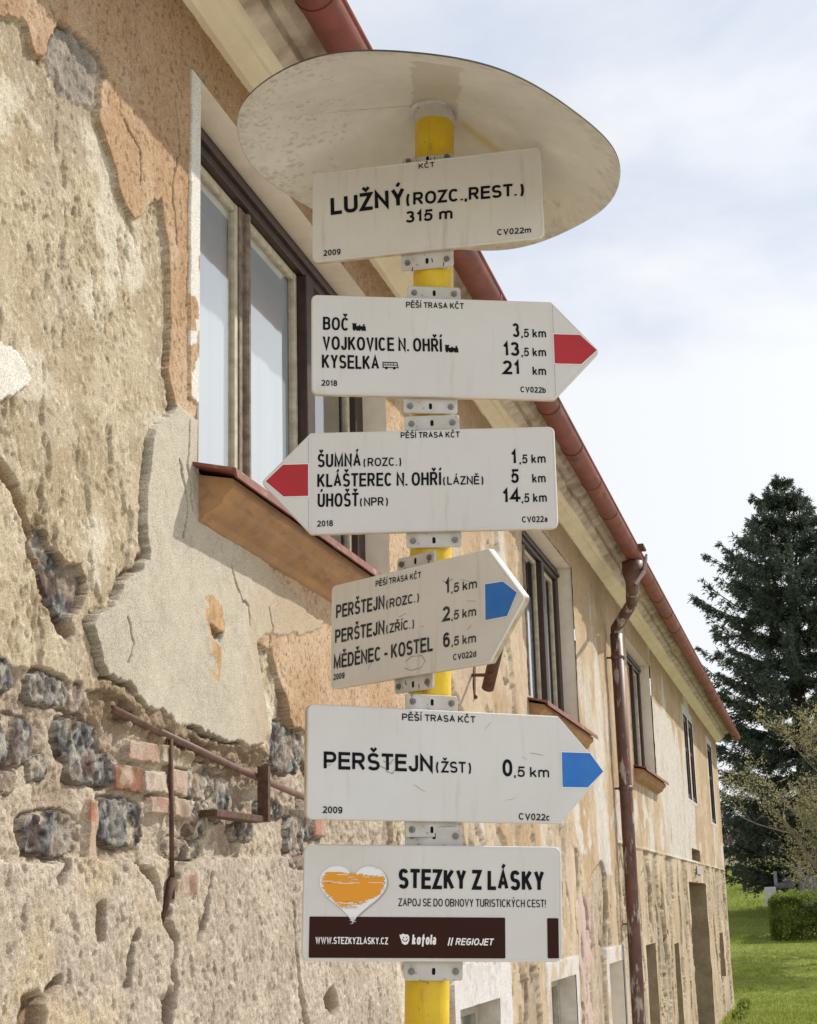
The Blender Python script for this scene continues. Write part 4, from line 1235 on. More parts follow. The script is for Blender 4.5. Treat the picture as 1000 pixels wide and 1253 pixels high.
def panel(mb, outline, mi_face=0, mi_edge=1):
    """rimmed sheet panel, face towards +z (outline counter-clockwise)"""
    rings = [(outline, -0.012), (outline, -0.003), (inset(outline, 0.0012), 0.0002), (inset(outline, 0.0026), 0.0006), (inset(outline, 0.0036), 0.0005), (inset(outline, 0.0046), 0.0)]
    n = len(outline); base = len(mb.v)
    for (o, z) in rings:
        mb.v += [(p[0], p[1], z) for p in o]
    for r_ in range(len(rings) - 1):
        for i in range(n):
            j = (i + 1) % n
            mb.f.append((base + r_ * n + i, base + r_ * n + j, base + (r_ + 1) * n + j, base + (r_ + 1) * n + i))
            mb.m.append(mi_edge if r_ < 1 else mi_face)
    mb.f.append(tuple(base + (len(rings) - 1) * n + i for i in range(n))); mb.m.append(mi_face)
    mb.f.append(tuple(base + i for i in reversed(range(n)))); mb.m.append(mi_edge)


def flat(mb, pts, z, mi):
    mb.face([(p[0], p[1], z) for p in pts], mi)


def disc2(mb, cx, cy, r_, z, mi, n=16, ry=None):
    flat(mb, [(cx + r_ * math.cos(2 * math.pi * k / n), cy + (ry or r_) * math.sin(2 * math.pi * k / n)) for k in range(n)], z, mi)


TXT = {
 's1': [('KČT', -0.0155, 0.0727, 0.0145, 0.0731, 0.0105), ('LUŽNÝ', -0.1839, 0.0001, -0.0422, 0.003, 0.0360), ('(ROZC.,REST.)', -0.0400, 0.002, 0.1775, -0.0039, 0.0255),
        ('315 m', -0.042, -0.032, 0.0457, -0.0341, 0.0230), ('2009', -0.1983, -0.0799, -0.1655, -0.0803, 0.0115), ('CV022m', 0.1266, -0.0755, 0.1883, -0.0778, 0.0115)],
 's2': [('PĚŠÍ TRASA KČT', -0.0545, 0.0732, 0.0506, 0.0738, 0.0112), ('BOČ', -0.2044, 0.0266, -0.158, 0.0258, 0.0247), ('VOJKOVICE N. OHŘÍ', -0.2048, -0.0109, 0.009, -0.0095, 0.0256),
        ('KYSELKA', -0.2064, -0.0452, -0.1047, -0.0454, 0.0256), ('3', 0.1387, 0.0228, 0.1514, 0.023, 0.0266), (',5 km', 0.1545, 0.0229, 0.2003, 0.0235, 0.0164),
        ('13', 0.1203, -0.0133, 0.1502, -0.0128, 0.0264), (',5 km', 0.1535, -0.0132, 0.199, -0.0124, 0.0163), ('21', 0.1185, -0.0481, 0.1491, -0.048, 0.0262),
        ('km', 0.1729, -0.0483, 0.1976, -0.0481, 0.0163), ('2018', -0.2073, -0.0779, -0.1795, -0.0781, 0.0108), ('CV022b', 0.1494, -0.0812, 0.1956, -0.0816, 0.0108)],
 's3': [('PĚŠÍ TRASA KČT', -0.0517, 0.0775, 0.0526, 0.0761, 0.0110), ('ŠUMNÁ', -0.1988, 0.0282, -0.1226, 0.0276, 0.0247), ('(ROZC.)', -0.1178, 0.0275, -0.0516, 0.0272, 0.0155),
        ('KLÁŠTEREC N. OHŘÍ', -0.1997, -0.008, 0.0179, -0.0104, 0.0246), ('(LÁZNĚ)', 0.0214, -0.0097, 0.0917, -0.0105, 0.0155), ('ÚHOŠŤ', -0.1991, -0.0441, -0.1272, -0.0449, 0.0250),
        ('(NPR)', -0.1246, -0.0443, -0.076, -0.0445, 0.0155), ('1', 0.1415, 0.0255, 0.1511, 0.0255, 0.0253), (',5 km', 0.1561, 0.0254, 0.2021, 0.0254, 0.0163),
        ('5', 0.1405, -0.0097, 0.1542, -0.0096, 0.0252), ('km', 0.1773, -0.0102, 0.2008, -0.01, 0.0162), ('14', 0.1241, -0.0445, 0.155, -0.0447, 0.025),
        (',5 km', 0.1575, -0.0451, 0.2014, -0.0452, 0.0162), ('2018', -0.1999, -0.0792, -0.1724, -0.079, 0.0108), ('CV022a', 0.157, -0.081, 0.2013, -0.0811, 0.0108)],
 's4': [('PĚŠÍ TRASA KČT', -0.0826, 0.0738, 0.0365, 0.0713, 0.0111), ('PERŠTEJN', -0.1917, 0.0323, -0.0586, 0.0311, 0.025), ('(ROZC.)', -0.0538, 0.0304, 0.031, 0.0301, 0.0165),
        ('PERŠTEJN', -0.1936, -0.0132, -0.0583, -0.0141, 0.0249), ('(ZŘÍC.)', -0.0535, -0.014, 0.0185, -0.0141, 0.0165), ('MĚDĚNEC - KOSTEL', -0.1964, -0.0597, 0.0655, -0.0594, 0.0254),
        ('1', 0.0963, 0.0341, 0.1069, 0.034, 0.0254), (',5 km', 0.1112, 0.0333, 0.1728, 0.0323, 0.0161), ('2', 0.0899, -0.013, 0.1079, -0.013, 0.0252),
        (',5 km', 0.1112, -0.0132, 0.1702, -0.014, 0.0159), ('6', 0.0912, -0.0574, 0.1075, -0.0572, 0.025), (',5 km', 0.1112, -0.0573, 0.1692, -0.0583, 0.0158),
        ('2009', -0.1969, -0.0798, -0.1658, -0.0797, 0.0108), ('CV022d', 0.1151, -0.0813, 0.1693, -0.0819, 0.0103)],
 's5': [('PĚŠÍ TRASA KČT', -0.0761, 0.0725, 0.0615, 0.0738, 0.0116), ('PERŠTEJN', -0.2165, -0.012, -0.0197, -0.0116, 0.0284), ('(ŽST)', -0.0136, -0.0117, 0.0521, -0.0115, 0.0190),
        ('0', 0.1126, -0.0148, 0.1316, -0.0148, 0.0291), (',5 km', 0.1345, -0.015, 0.2039, -0.0148, 0.018), ('2009', -0.2175, -0.0822, -0.1833, -0.0826, 0.0108), ('CV022c', 0.1424, -0.087, 0.2035, -0.088, 0.0112)],
}
POSE = {
 's1': ([1.2979, 2.6833, 2.949], [0.99954, 0.02918, -0.0081], [0.00787, 0.00785, 0.99994], -0.2201, 0.2118, 0.1796),
 's2': ([1.2877, 2.6809, 2.6728], [0.93051, 0.36616, -0.0093], [0.01064, -0.00165, 0.99994], -0.2244, 0.2122, 0.1868),
 's3': ([1.2786, 2.6788, 2.4264], [0.97706, 0.21279, -0.0086], [0.00827, 0.00245, 0.99996], -0.2116, 0.2197, 0.1846),
 's4': ([1.2694, 2.6766, 2.1777], [0.834, -0.55169, -0.0093], [0.02298, 0.0179, 0.99958], -0.2063, 0.2008, 0.1903),
 's5': ([1.2603, 2.6745, 1.9312], [0.77485, 0.6319, -0.0176], [0.02412, -0.00174, 0.99971], -0.2451, 0.2254, 0.1857),
 's6': ([1.252, 2.6725, 1.7066], [0.9383, 0.3443, -0.03239], [0.03198, 0.00688, 0.99946], -0.2119, 0.2176, 0.1859),
}
TIP = {'s2': 0.2997, 's3': -0.2995, 's4': 0.2823, 's5': 0.3185}
MARK = {
 's2': [(0.2140, 0.0305), (0.2630, 0.0305), (0.2930, 0.0022), (0.2630, -0.0252), (0.2140, -0.0252)],
 's3': [(-0.2155, 0.0345), (-0.2600, 0.0345), (-0.2905, 0.0052), (-0.2590, -0.0232), (-0.2155, -0.0232)],
 's4': [(0.1925, 0.0355), (0.2334, 0.0335), (0.2642, 0.0108), (0.2415, -0.0245), (0.1925, -0.0243)],
 's5': [(0.2300, 0.0300), (0.2869, 0.0302), (0.3130, -0.0010), (0.2807, -0.0293), (0.2300, -0.0300)],
}
TABS = {  # bracket tab: half width, centre at top, centre at bottom, top overhang, bottom overhang
 's1': (-0.001, -0.006, 0.0145, 0.0300), 's2': (-0.001, -0.012, 0.0270, 0.0270), 's3': (0.004, 0.003, 0.0300, 0.0260),
 's4': (0.008, 0.002, 0.0245, 0.0245), 's5': (-0.014, -0.016, 0.0270, 0.0250), 's6': (0.005, 0.005, 0.0310, 0.0300)}
LABELS = {
 's1': ('white rectangular name sign reading LUŽNÝ 315 m, topmost on the post', 'place_sign'),
 's2': ('white arrow sign with red tip pointing right, BOČ and KYSELKA', 'arrow_sign'),
 's3': ('white arrow sign with red tip pointing left, ŠUMNÁ and ÚHOŠŤ', 'arrow_sign'),
 's4': ('turned white arrow sign with blue tip, MĚDĚNEC - KOSTEL and scuff marks', 'arrow_sign'),
 's5': ('white arrow sign with blue tip pointing right, single line PERŠTEJN (ŽST)', 'arrow_sign'),
 's6': ('white board with orange heart reading STEZKY Z LÁSKY, lowest on the post', 'information_board')}


def scratches(mb, z, n, box, rnd):
    for _ in range(n):
        u, v = rnd.uniform(box[0], box[1]), rnd.uniform(box[2], box[3])
        a = rnd.uniform(-.6, .9); L = rnd.uniform(.008, .03)
        pts = [(u + L * t * math.cos(a) + rnd.uniform(-.001, .001), v + L * t * math.sin(a) + rnd.uniform(-.001, .001)) for t in (0, .3, .6, 1)]
        stroke(mb, pts, rnd.uniform(.0006, .0016), z, 3)


def make_sign(key):
    o, xd, yd, u0, u1, h = POSE[key]
    xd, yd = Vector(xd).normalized(), Vector(yd).normalized()
    nd = xd.cross(yd)
    yaw = Matrix((xd, yd, nd)).transposed().to_4x4()
    base = Vector(o)
    top_sign = key in ('s1', 's6')
    name = LABELS[key][1]
    root = empty(name)
    root.matrix_world = Matrix.Translation(base + nd * 0.055) @ yaw
    tag(root, LABELS[key][0], {'place_sign': 'name sign', 'arrow_sign': 'arrow sign', 'information_board': 'information board'}[name], 'signs clamped to the yellow post')
    hh = h / 2
    if key in TIP:
        t = TIP[key]
        if t > 0:
            pts = [(u0, -hh), (u1, -hh), (t, 0.0), (u1, hh), (u0, hh)]; rads = [.011, .004, .009, .004, .011]
        else:
            pts = [(u0, -hh), (u1, -hh), (u1, hh), (u0, hh), (t, 0.004)]; rads = [.004, .011, .011, .004, .009]
    else:
        pts = [(u0, -hh), (u1, -hh), (u1, hh), (u0, hh)]; rads = [.011 if key == 's1' else .013] * 4
    mb = MB()
    panel(mb, round_poly(pts, rads))
    Z = 0.0008
    rnd = random.Random(key)
    for (s, a, b, c_, d_, cap) in TXT.get(key, []):
        small = cap < 0.013
        bold = cap > 0.019
        wgt = 0.180 if small else (0.185 if bold else 0.170)
        if s[0] in '0123456789' and bold and not small: wgt = 0.185
        if key in ('s1',) and bold: wgt = 0.195
        if key == 's1' and s.startswith('LU'): wgt = 0.205
        write(mb, s, a, b, c_, d_, cap, Z, 2, wgt)
    if key == 's2':
        for (a, b, tr) in ((-0.1514, 0.0262, 1), (0.0149, -0.0098, 1), (-0.0976, -0.0450, 0)):
            if tr:   # little steam train
                flat(mb, [(a, b + .0030), (a + .0235, b + .0030), (a + .0235, b + .0092), (a + .0068, b + .0092), (a + .0068, b + .0128), (a, b + .0128)], Z, 2)
                flat(mb, [(a - .001, b + .0143), (a + .0078, b + .0143), (a + .0078, b + .0129), (a - .001, b + .0129)], Z, 2)
                flat(mb, [(a + .0185, b + .0130), (a + .0222, b + .0130), (a + .0215, b + .0093), (a + .0190, b + .0093)], Z, 2)
                flat(mb, [(a + .0110, b + .0112), (a + .0140, b + .0112), (a + .0140, b + .0093), (a + .0110, b + .0093)], Z, 2)
                for w_ in (.003, .0085, .0125, .018, .022): disc2(mb, a + w_, b + .0022, .0022, Z + .0001, 2, 10)
            else:    # bus
                stroke(mb, [(a, b + .004), (a, b + .0135), (a + .025, b + .0135), (a + .027, b + .004), (a, b + .004)], .0016, Z, 2)
                for w_ in (.004, .009, .014, .019): stroke(mb, [(a + w_, b + .0135), (a + w_, b + .0085)], .0010, Z + .0001, 2)
                stroke(mb, [(a, b + .0085), (a + .026, b + .0085)], .0012, Z + .0002, 2)
                for w_ in (.006, .020): disc2(mb, a + w_, b + .003, .0026, Z + .0003, 2, 10)
    if key in ('s2', 's3'):      # folded edge where the point begins
        q = u1 + .0015 if key == 's2' else u0 - .0035
        stroke(mb, [(q, -hh + .004), (q, -.027)], .0007, 0.0004, 3); stroke(mb, [(q, .033), (q, hh - .004)], .0007, 0.0004, 3)
    if key in ('s4', 's5'):
        scratches(mb, 0.0004, 10 if key == 's4' else 7, (u0 + .03, u1 - .02, -hh + .02, hh - .02), rnd)
    if key == 's4':   # rubbed blotch below the last line
        stroke(mb, [(-0.005, -0.070), (0.012, -0.062), (0.038, -0.064), (0.046, -0.074), (0.036, -0.084), (0.010, -0.086), (-0.006, -0.080)], .0016, 0.0004, 3)
        stroke(mb, [(0.09, .058), (0.10, .053), (0.115, .057)], .002, 0.0005, 3)
    if key == 's5':
        for q in ((-.118, -.004), (-.106, -.012), (-.11, .004)): stroke(mb, [q, (q[0] + .012, q[1] - .004), (q[0] + .018, q[1] + .004)], .0020, Z - .0003, 3)
    if key == 's6':
        board(mb, Z)
    mats = [M_signage_old if key in ('s1', 's4') else M_sign, M_signedge, M_ink if key != 's4' else M_faded, M_scuff]
    if key == 's6':
        mats += [M_brown, M_white, M_heartwhite, M_orange, M_greyprint]
    mb.build('panel', mats, root)
    if key in MARK:
        mk = MB()
        q = MARK[key]
        cxm = sum(p[0] for p in q) / 5; cym = sum(p[1] for p in q) / 5
        area = sum(q[i][0] * q[(i + 1) % 5][1] - q[(i + 1) % 5][0] * q[i][1] for i in range(5))
        if area < 0: q = q[::-1]
        # printed white edge of the mark, then the colour itself
        big = inset(q, -0.0016)
        mk.face([(p[0], p[1], 0.0007) for p in big], 1)
        mk.face([(p[0], p[1], 0.0012) for p in q], 0)
        mo = mk.build('route_mark', [M_red if key in ('s2', 's3') else M_blue, M_white], root)
        mo['label'] = ('red' if key in ('s2', 's3') else 'blue') + ' pointed trail mark'
    ct, cb, ot, ob = TABS[key]
    for (cu, vv, sgn, ov) in ((ct, hh, 1, ot), (cb, -hh, -1, ob)):
        b = MB()
        e, i_ = vv + sgn * ov, vv - sgn * 0.028
        lo, hi = min(e, i_), max(e, i_)
        op = round_poly([(cu - .0485, lo), (cu + .0485, lo), (cu + .0485, hi), (cu - .0485, hi)], [.005] * 4, 4)
        n = len(op)
        zz = [(-0.0165, op), (-0.0135, op), (-0.0125, inset(op, .001))]
        bs = 0
        for (z, ol) in zz: b.v += [(p[0], p[1], z) for p in ol]
        for r_ in range(2):
            for i in range(n):
                j = (i + 1) % n; b.f.append((r_ * n + i, r_ * n + j, (r_ + 1) * n + j, (r_ + 1) * n + i)); b.m.append(0)
        b.f.append(tuple(2 * n + i for i in range(n))); b.m.append(0)
        b.f.append(tuple(reversed(range(n)))); b.m.append(0)
        ym = vv + sgn * ov * 0.52
        b.bbox(cu * 0 - 0.030, lo + .004, -0.050, 0.030, hi - .004, -0.0166, .002)
        flat(b, round_poly([(cu - .0028, ym - .0055), (cu + .0028, ym - .0055), (cu + .0028, ym + .0055), (cu - .0028, ym + .0055)], [.0024] * 4, 4), -0.0121, 1)
        if key == 's4' or key == 's1':     # rust runs
            for _ in range(3):
                q = (cu + rnd.uniform(-.04, .04), ym + rnd.uniform(-.01, .01))
                stroke(b, [q, (q[0] + rnd.uniform(-.004, .004), q[1] - .008)], .002, -0.0122, 2)
        br = b.build('bracket', [M_bracket, M_ink, M_rust], root, recalc=False)
        for s in (-1, 1):
            bo = MB()
            x_ = cu + s * 0.0365
            bo.tube([(x_, ym, -0.0124), (x_, ym, -0.0092)], [0.0056, 0.0050], 14)
            bo.tube([(x_, ym, -0.0091), (x_, ym, -0.0070)], [0.0026, 0.0024], 6)
            bo.build('bolt', M_bolt, br)


def board(mb, Z):
    write(mb, 'STEZKY Z LÁSKY', -0.0553, 0.0227, 0.1877, 0.0211, 0.0322, Z, 2, 0.215)
    write(mb, 'ZAPOJ SE DO OBNOVY TURISTICKÝCH CEST!', -0.055, -0.0052, 0.1901, -0.0057, 0.0125, Z, 2, 0.15)
    flat(mb, round_poly([(-0.2003, -0.0872), (0.1218, -0.0872), (0.1218, -0.0224), (-0.2003, -0.0224)], [.0015] * 4, 2), Z, 4)
    flat(mb, round_poly([(0.1920, -0.0868), (0.2108, -0.0868), (0.2108, -0.0228), (0.1920, -0.0228)], [.0015] * 4, 2), Z, 4)
    write(mb, 'WWW.STEZKYZLASKY.CZ', -0.1899, -0.0653, -0.0717, -0.0658, 0.0110, Z + .0004, 5, 0.18)
    # small white round emblem with a smile, then the drink's name
    blob = [(-0.0528, -.0500), (-.0500, -.0505), (-.0475, -.0485), (-.0440, -.0500), (-.0395, -.0500), (-.0370, -.0530), (-.0368, -.0590), (-.0395, -.0650), (-.0440, -.0665), (-.0485, -.0640), (-.0505, -.0580), (-.0522, -.0540)][::-1]
    flat(mb, blob, Z + .0004, 5)
    stroke(mb, [(-.0485, -.0572), (-.0458, -.0606), (-.0420, -.0608), (-.0390, -.0575)], .0012, Z + .0007, 4)
    disc2(mb, -.0462, -.0548, .0011, Z + .0007, 4, 8); disc2(mb, -.0412, -.0546, .0011, Z + .0007, 4, 8)
    write(mb, 'kofola', -0.0326, -0.0660, 0.0069, -0.0661, 0.0165, Z + .0004, 5, 0.20, 0.08)
    for q in (.0272, .0318): stroke(mb, [(q, -.0672), (q + .0030, -.0545)], .0022, Z + .0004, 5)
    write(mb, 'REGIOJET', 0.0387, -0.0664, 0.1005, -0.0669, 0.0112, Z + .0004, 5, 0.19, 0.22)
    # heart with a torn orange brush stroke across it
    N = 90
    def hp(t, cx, cy, s):
        x = 16 * math.sin(t) ** 3
        y = 13 * math.cos(t) - 5 * math.cos(2 * t) - 2 * math.cos(3 * t) - math.cos(4 * t)
        return (cx + x / 16 * s, cy + y / 17 * s * 0.98)
    cx, cy, s = -0.1297, 0.0205, 0.0555
    heart = [hp(-2 * math.pi * i / N, cx, cy, s) for i in range(N)]
    for (dx, dy, f) in ((.0018, -.0018, 1.02), (.0009, -.0009, 1.01)):
        mb.face([(cx + (p[0] - cx) * f + dx, cy + (p[1] - cy) * f + dy, Z - .0002 + (.0001 if f < 1.015 else 0)) for p in heart], 8)
    mb.face([(p[0], p[1], Z + .0003) for p in heart], 6)
    rnd = random.Random(5)
    def width_at(v):
        xs = []
        for i in range(N):
            a, b = heart[i], heart[(i + 1) % N]
            if (a[1] - v) * (b[1] - v) <= 0 and a[1] != b[1]:
                xs.append(a[0] + (b[0] - a[0]) * (v - a[1]) / (b[1] - a[1]))
        return (min(xs), max(xs)) if len(xs) >= 2 else (cx, cx)
    k = 46
    for i in range(k):
        v = cy - 0.030 + 0.058 * i / k; v2 = v + 0.058 / k * 1.02
        xa, xb = width_at((v + v2) / 2)
        t = i / k
        if xb - xa < .004: continue
        fl = xa + .001 + rnd.uniform(0, .006)
        fr = xb - .001 - rnd.uniform(0, .006)
        slope = 0.14
        mid_top, mid_bot = cy + 0.0165, cy - 0.020
        # diagonal band: parts of this row inside it
        n = 26; pts_on = []
        for q in range(n):
            x = fl + (fr - fl) * (q + .5) / n
            up_ = mid_top + .009 - 0.10 * (x - cx) + rnd.uniform(-.0016, .0016)
            dn_ = mid_bot - .003 + 0.30 * (x - cx) + rnd.uniform(-.0022, .0022)
            pts_on.append(dn_ < (v + v2) / 2 < up_)
        q = 0
        while q < n:
            if pts_on[q]:
                e = q
                while e + 1 < n and pts_on[e + 1]: e += 1
                x0, x1 = fl + (fr - fl) * q / n, fl + (fr - fl) * (e + 1) / n
                flat(mb, [(x0, v), (x1, v), (x1, v2), (x0, v2)], Z + .0006 + .00002 * (i % 3), 7)
                q = e + 1
            else: q += 1
    for _ in range(34):    # bristle streaks at the ragged edges
        v = cy + rnd.choice([rnd.uniform(.010, .024), rnd.uniform(-.030, -.018)])
        xa, xb = width_at(v)
        L = rnd.uniform(.006, .026); x = rnd.uniform(xa + .002, max(xa + .003, xb - L - .002))
        if x + L < xb - .001:
            stroke(mb, [(x, v), (x + L, v + rnd.uniform(-.002, .001))], rnd.uniform(.0006, .0013), Z + .0008, rnd.choice([7, 7, 6]))
    for _ in range(30):    # worn nicks on the heart's outline
        t = rnd.uniform(0, 2 * math.pi)
        p = hp(t, cx, cy, s)
        if p[1] > cy + .03 and abs(p[0] - cx) < .02: continue
        sgn = -1 if p[0] > cx else 1
        L = rnd.uniform(.003, .010)
        stroke(mb, [(p[0] - sgn * .001, p[1]), (p[0] + sgn * L, p[1] + rnd.uniform(-.001, .001))], rnd.uniform(.0006, .0014), Z + .0009, 0)


for key in ('s1', 's2', 's3', 's4', 's5', 's6'):
    make_sign(key)
# ------------------------------------------------------------------ trees, hedge and what stands on the lawn
def leafmat(name, c1, c2, scale=1.5, rough=0.7, trans=0.45):
    m = mat(name, c1, rough=rough, color2=c2, nscale=scale, spec=0.25)
    nt = m.node_tree; N, L = nt.nodes, nt.links          # thin leaves let some light through
    out = N['Material Output']; bs = N['Principled BSDF']
    tr = N.new('ShaderNodeBsdfTranslucent'); mx = N.new('ShaderNodeMixShader'); mx.inputs[0].default_value = trans
    L.new(bs.inputs['Base Color'].links[0].from_socket, tr.inputs['Color'])
    L.new(bs.outputs[0], mx.inputs[1]); L.new(tr.outputs[0], mx.inputs[2]); L.new(mx.outputs[0], out.inputs['Surface'])
    return m


M_bark = mat('grey_brown_bark', (0.085, 0.062, 0.048), rough=0.95, color2=(0.045, 0.035, 0.028), nscale=12, bump=0.02, bscale=30, spec=0.1)
M_needle = leafmat('spruce_needles', (0.045, 0.068, 0.052), (0.120, 0.145, 0.105), 2.2, 0.6, 0.30)
M_hedge = leafmat('hedge_leaves', (0.14, 0.20, 0.035), (0.24, 0.29, 0.07), 3.0)
M_bud = leafmat('budding_leaves', (0.34, 0.31, 0.16), (0.22, 0.21, 0.10), 2.0)
M_twig = mat('bare_twigs', (0.24, 0.195, 0.155), rough=0.95, color2=(0.15, 0.12, 0.095), nscale=4, spec=0.1)
M_grass = leafmat('grass_blades', (0.25, 0.31, 0.055), (0.33, 0.365, 0.10), 0.8, 0.8)
M_stone = mat('grey_stone_blocks', (0.16, 0.155, 0.15), rough=0.9, color2=(0.08, 0.08, 0.08), nscale=3, bump=0.02, bscale=14, spec=0.1)
M_fence = mat('grey_fence_boards', (0.30, 0.31, 0.33), rough=0.85, color2=(0.20, 0.20, 0.21), nscale=6, spec=0.1)
M_pale = mat('pale_limestone', (0.55, 0.53, 0.50), rough=0.9, noise=0.2, nscale=8)


def blades(P, D, L, W, nrm=None):
    """P base points, D unit directions, L lengths, W widths -> kite shaped faces"""
    n = len(P)
    r = NR.normal(size=(n, 3))
    S = np.cross(D, r); S /= np.linalg.norm(S, axis=1)[:, None] + 1e-9
    mid = P + D * (L * 0.45)[:, None]
    V = np.stack([P, mid + S * (W / 2)[:, None], P + D * L[:, None], mid - S * (W / 2)[:, None]], 1).reshape(-1, 3)
    F = np.arange(4 * n).reshape(n, 4)
    return V, F


def unit(v):
    return v / (np.linalg.norm(v, axis=-1, keepdims=True) + 1e-9)


# --- the tall spruce: drooping boughs hung with needle sprays
def spruce(loc, H, prof, nb, label, seed, zmin):
    rs = np.random.default_rng(seed)
    root = empty('spruce_tree', loc)
    tag(root, label, 'tree')
    t = MB()
    n = 14
    t.tube([(0.05 * math.sin(i * .7), 0.05 * math.cos(i), -0.3 + (H - 0.4 + .3) * i / n) for i in range(n + 1)], [0.40 * (1 - i / n) ** 0.9 + 0.02 for i in range(n + 1)], 12)
    # second leader near the top
    Vs, Fs, base = [], [], 0
    limbs = MB()
    for b in range(nb):
        z = zmin + (H - zmin - 0.15) * ((b + rs.uniform(0, 1)) / nb) ** 1.22
        z = z * 0.20 + (round(z / 0.72) * 0.72) * 0.80       # boughs stand in whorls
        R = float(np.interp(z, prof[0], prof[1]))
        az = b * 2.399 + rs.uniform(-.5, .5)
        L = R * (rs.uniform(0.45, 0.85) if rs.uniform() > .35 else rs.uniform(0.88, 1.14))
        up = np.interp(z / H, [0, .35, .75, 1], [-0.26, -0.14, 0.06, 0.30])
        m = max(5, int(L / 0.22))
        s = np.linspace(0, 1, m)
        sag = up * s * L + 0.22 * L * s ** 2.2 * (1 if z / H < .8 else 0.4) - 0.10 * L * np.sin(s * math.pi)
        wob = 0.06 * L * np.sin(s * 4 + rs.uniform(0, 6))
        cx = np.cos(az) * s * L - np.sin(az) * wob; cy = np.sin(az) * s * L + np.cos(az) * wob
        P = np.stack([cx, cy, z + sag], 1)
        limbs.tube([tuple(p) for p in P[:: max(1, m // 5)]] + [tuple(P[-1])], [0.035 * max(.15, 1 - k / 6) * (0.5 + L / 5) for k in range(len(P[:: max(1, m // 5)]) + 1)], 5, cap=False)
        # twigs: alternate sides, hanging
        nt = int(L * 19) + 7
        st = rs.uniform(0.10, 1.0, nt) ** 0.8
        k = st * (m - 1); i0 = np.clip(k.astype(int), 0, m - 2); f = (k - i0)[:, None]
        bp = P[i0] * (1 - f) + P[i0 + 1] * f
        side = rs.choice([-1, 1], nt)
        out = np.array([math.cos(az), math.sin(az), 0.0]); lat = np.array([-math.sin(az), math.cos(az), 0.0])
        tl = (0.17 + 0.50 * (1 - st) * min(1, L / 2.5)) * rs.uniform(.6, 1.25, nt)
        td = unit(out[None] * rs.uniform(.35, 1.0, nt)[:, None] + lat[None] * (side * rs.uniform(.2, .9, nt))[:, None] + np.array([0, 0, 1.0])[None] * rs.uniform(-.62, .10, nt)[:, None])
        nn = 12
        u = rs.uniform(0, 1, (nt, nn))
        q = bp[:, None] + td[:, None] * (tl[:, None] * u)[..., None] + np.array([0, 0, -0.18])[None, None] * (u ** 2 * tl[:, None])[..., None]
        dd = unit(td[:, None] * 0.9 + rs.normal(size=(nt, nn, 3)) * 0.55)
        q = q.reshape(-1, 3); dd = dd.reshape(-1, 3)
        V, F = blades(q, dd, rs.uniform(.08, .19, len(q)), rs.uniform(.024, .052, len(q)))
        Vs.append(V); Fs.append(F + base); base += len(V)
    # shoots standing up at the top
    for sx_, sy_, hz in ((-.15, 0, H), (-0.7, .1, H - 0.75), (-.45, -.3, H - .45), (.35, .2, H - .4), (.75, -.2, H - .9), (-1.15, .2, H - 1.8), (1.2, 0, H - 1.6), (-.2, .5, H - .3), (-1.5, -.2, H - 2.6), (-.95, -.5, H - 1.4), (.55, .4, H - .6), (1.7, .2, H - 2.6)):
        nn = 420
        zz = rs.uniform(0, 1, nn) ** .7
        q = np.stack([sx_ + rs.normal(size=nn) * (0.025 + 0.26 * (1 - zz)), sy_ + rs.normal(size=nn) * (0.025 + 0.26 * (1 - zz)), hz - 1.6 * (1 - zz)], 1)
        dd = unit(np.array([0, 0, .8])[None] + rs.normal(size=(nn, 3)) * 0.6)
        V, F = blades(q, dd, rs.uniform(.08, .20, nn), rs.uniform(.02, .04, nn)); Vs.append(V); Fs.append(F + base); base += len(V)
        limbs.tube([(sx_ * .3, sy_ * .3, hz - 2.6), (sx_ * .8, sy_ * .8, hz - 1.4), (sx_, sy_, hz)], [.05, .035, .006], 5)
    t.build('trunk', M_bark, root, smooth=True)
    limbs.build('boughs', M_bark, root, smooth=True)
    quads_mesh('crown', np.concatenate(Vs), np.concatenate(Fs), M_needle, root)
    return root


gz = lambda x, y: float(ground_z(x, y))
SX, SY = 1.62, 52.0
spruce((SX, SY, gz(SX, SY)), 13.9, ([0, 1.2, 3.2, 5.0, 6.5, 7.6, 8.4, 9.2, 10.0, 10.6, 11.2, 12.0, 12.8, 13.2, 13.5],
                                      [2.7, 3.2, 3.3, 3.2, 3.3, 3.2, 2.7, 3.2, 3.1, 2.6, 2.1, 1.6, 1.05, 0.7, 0.2]), 560,
       'tall dark blue green spruce with a dense ragged crown', 3, 1.25)


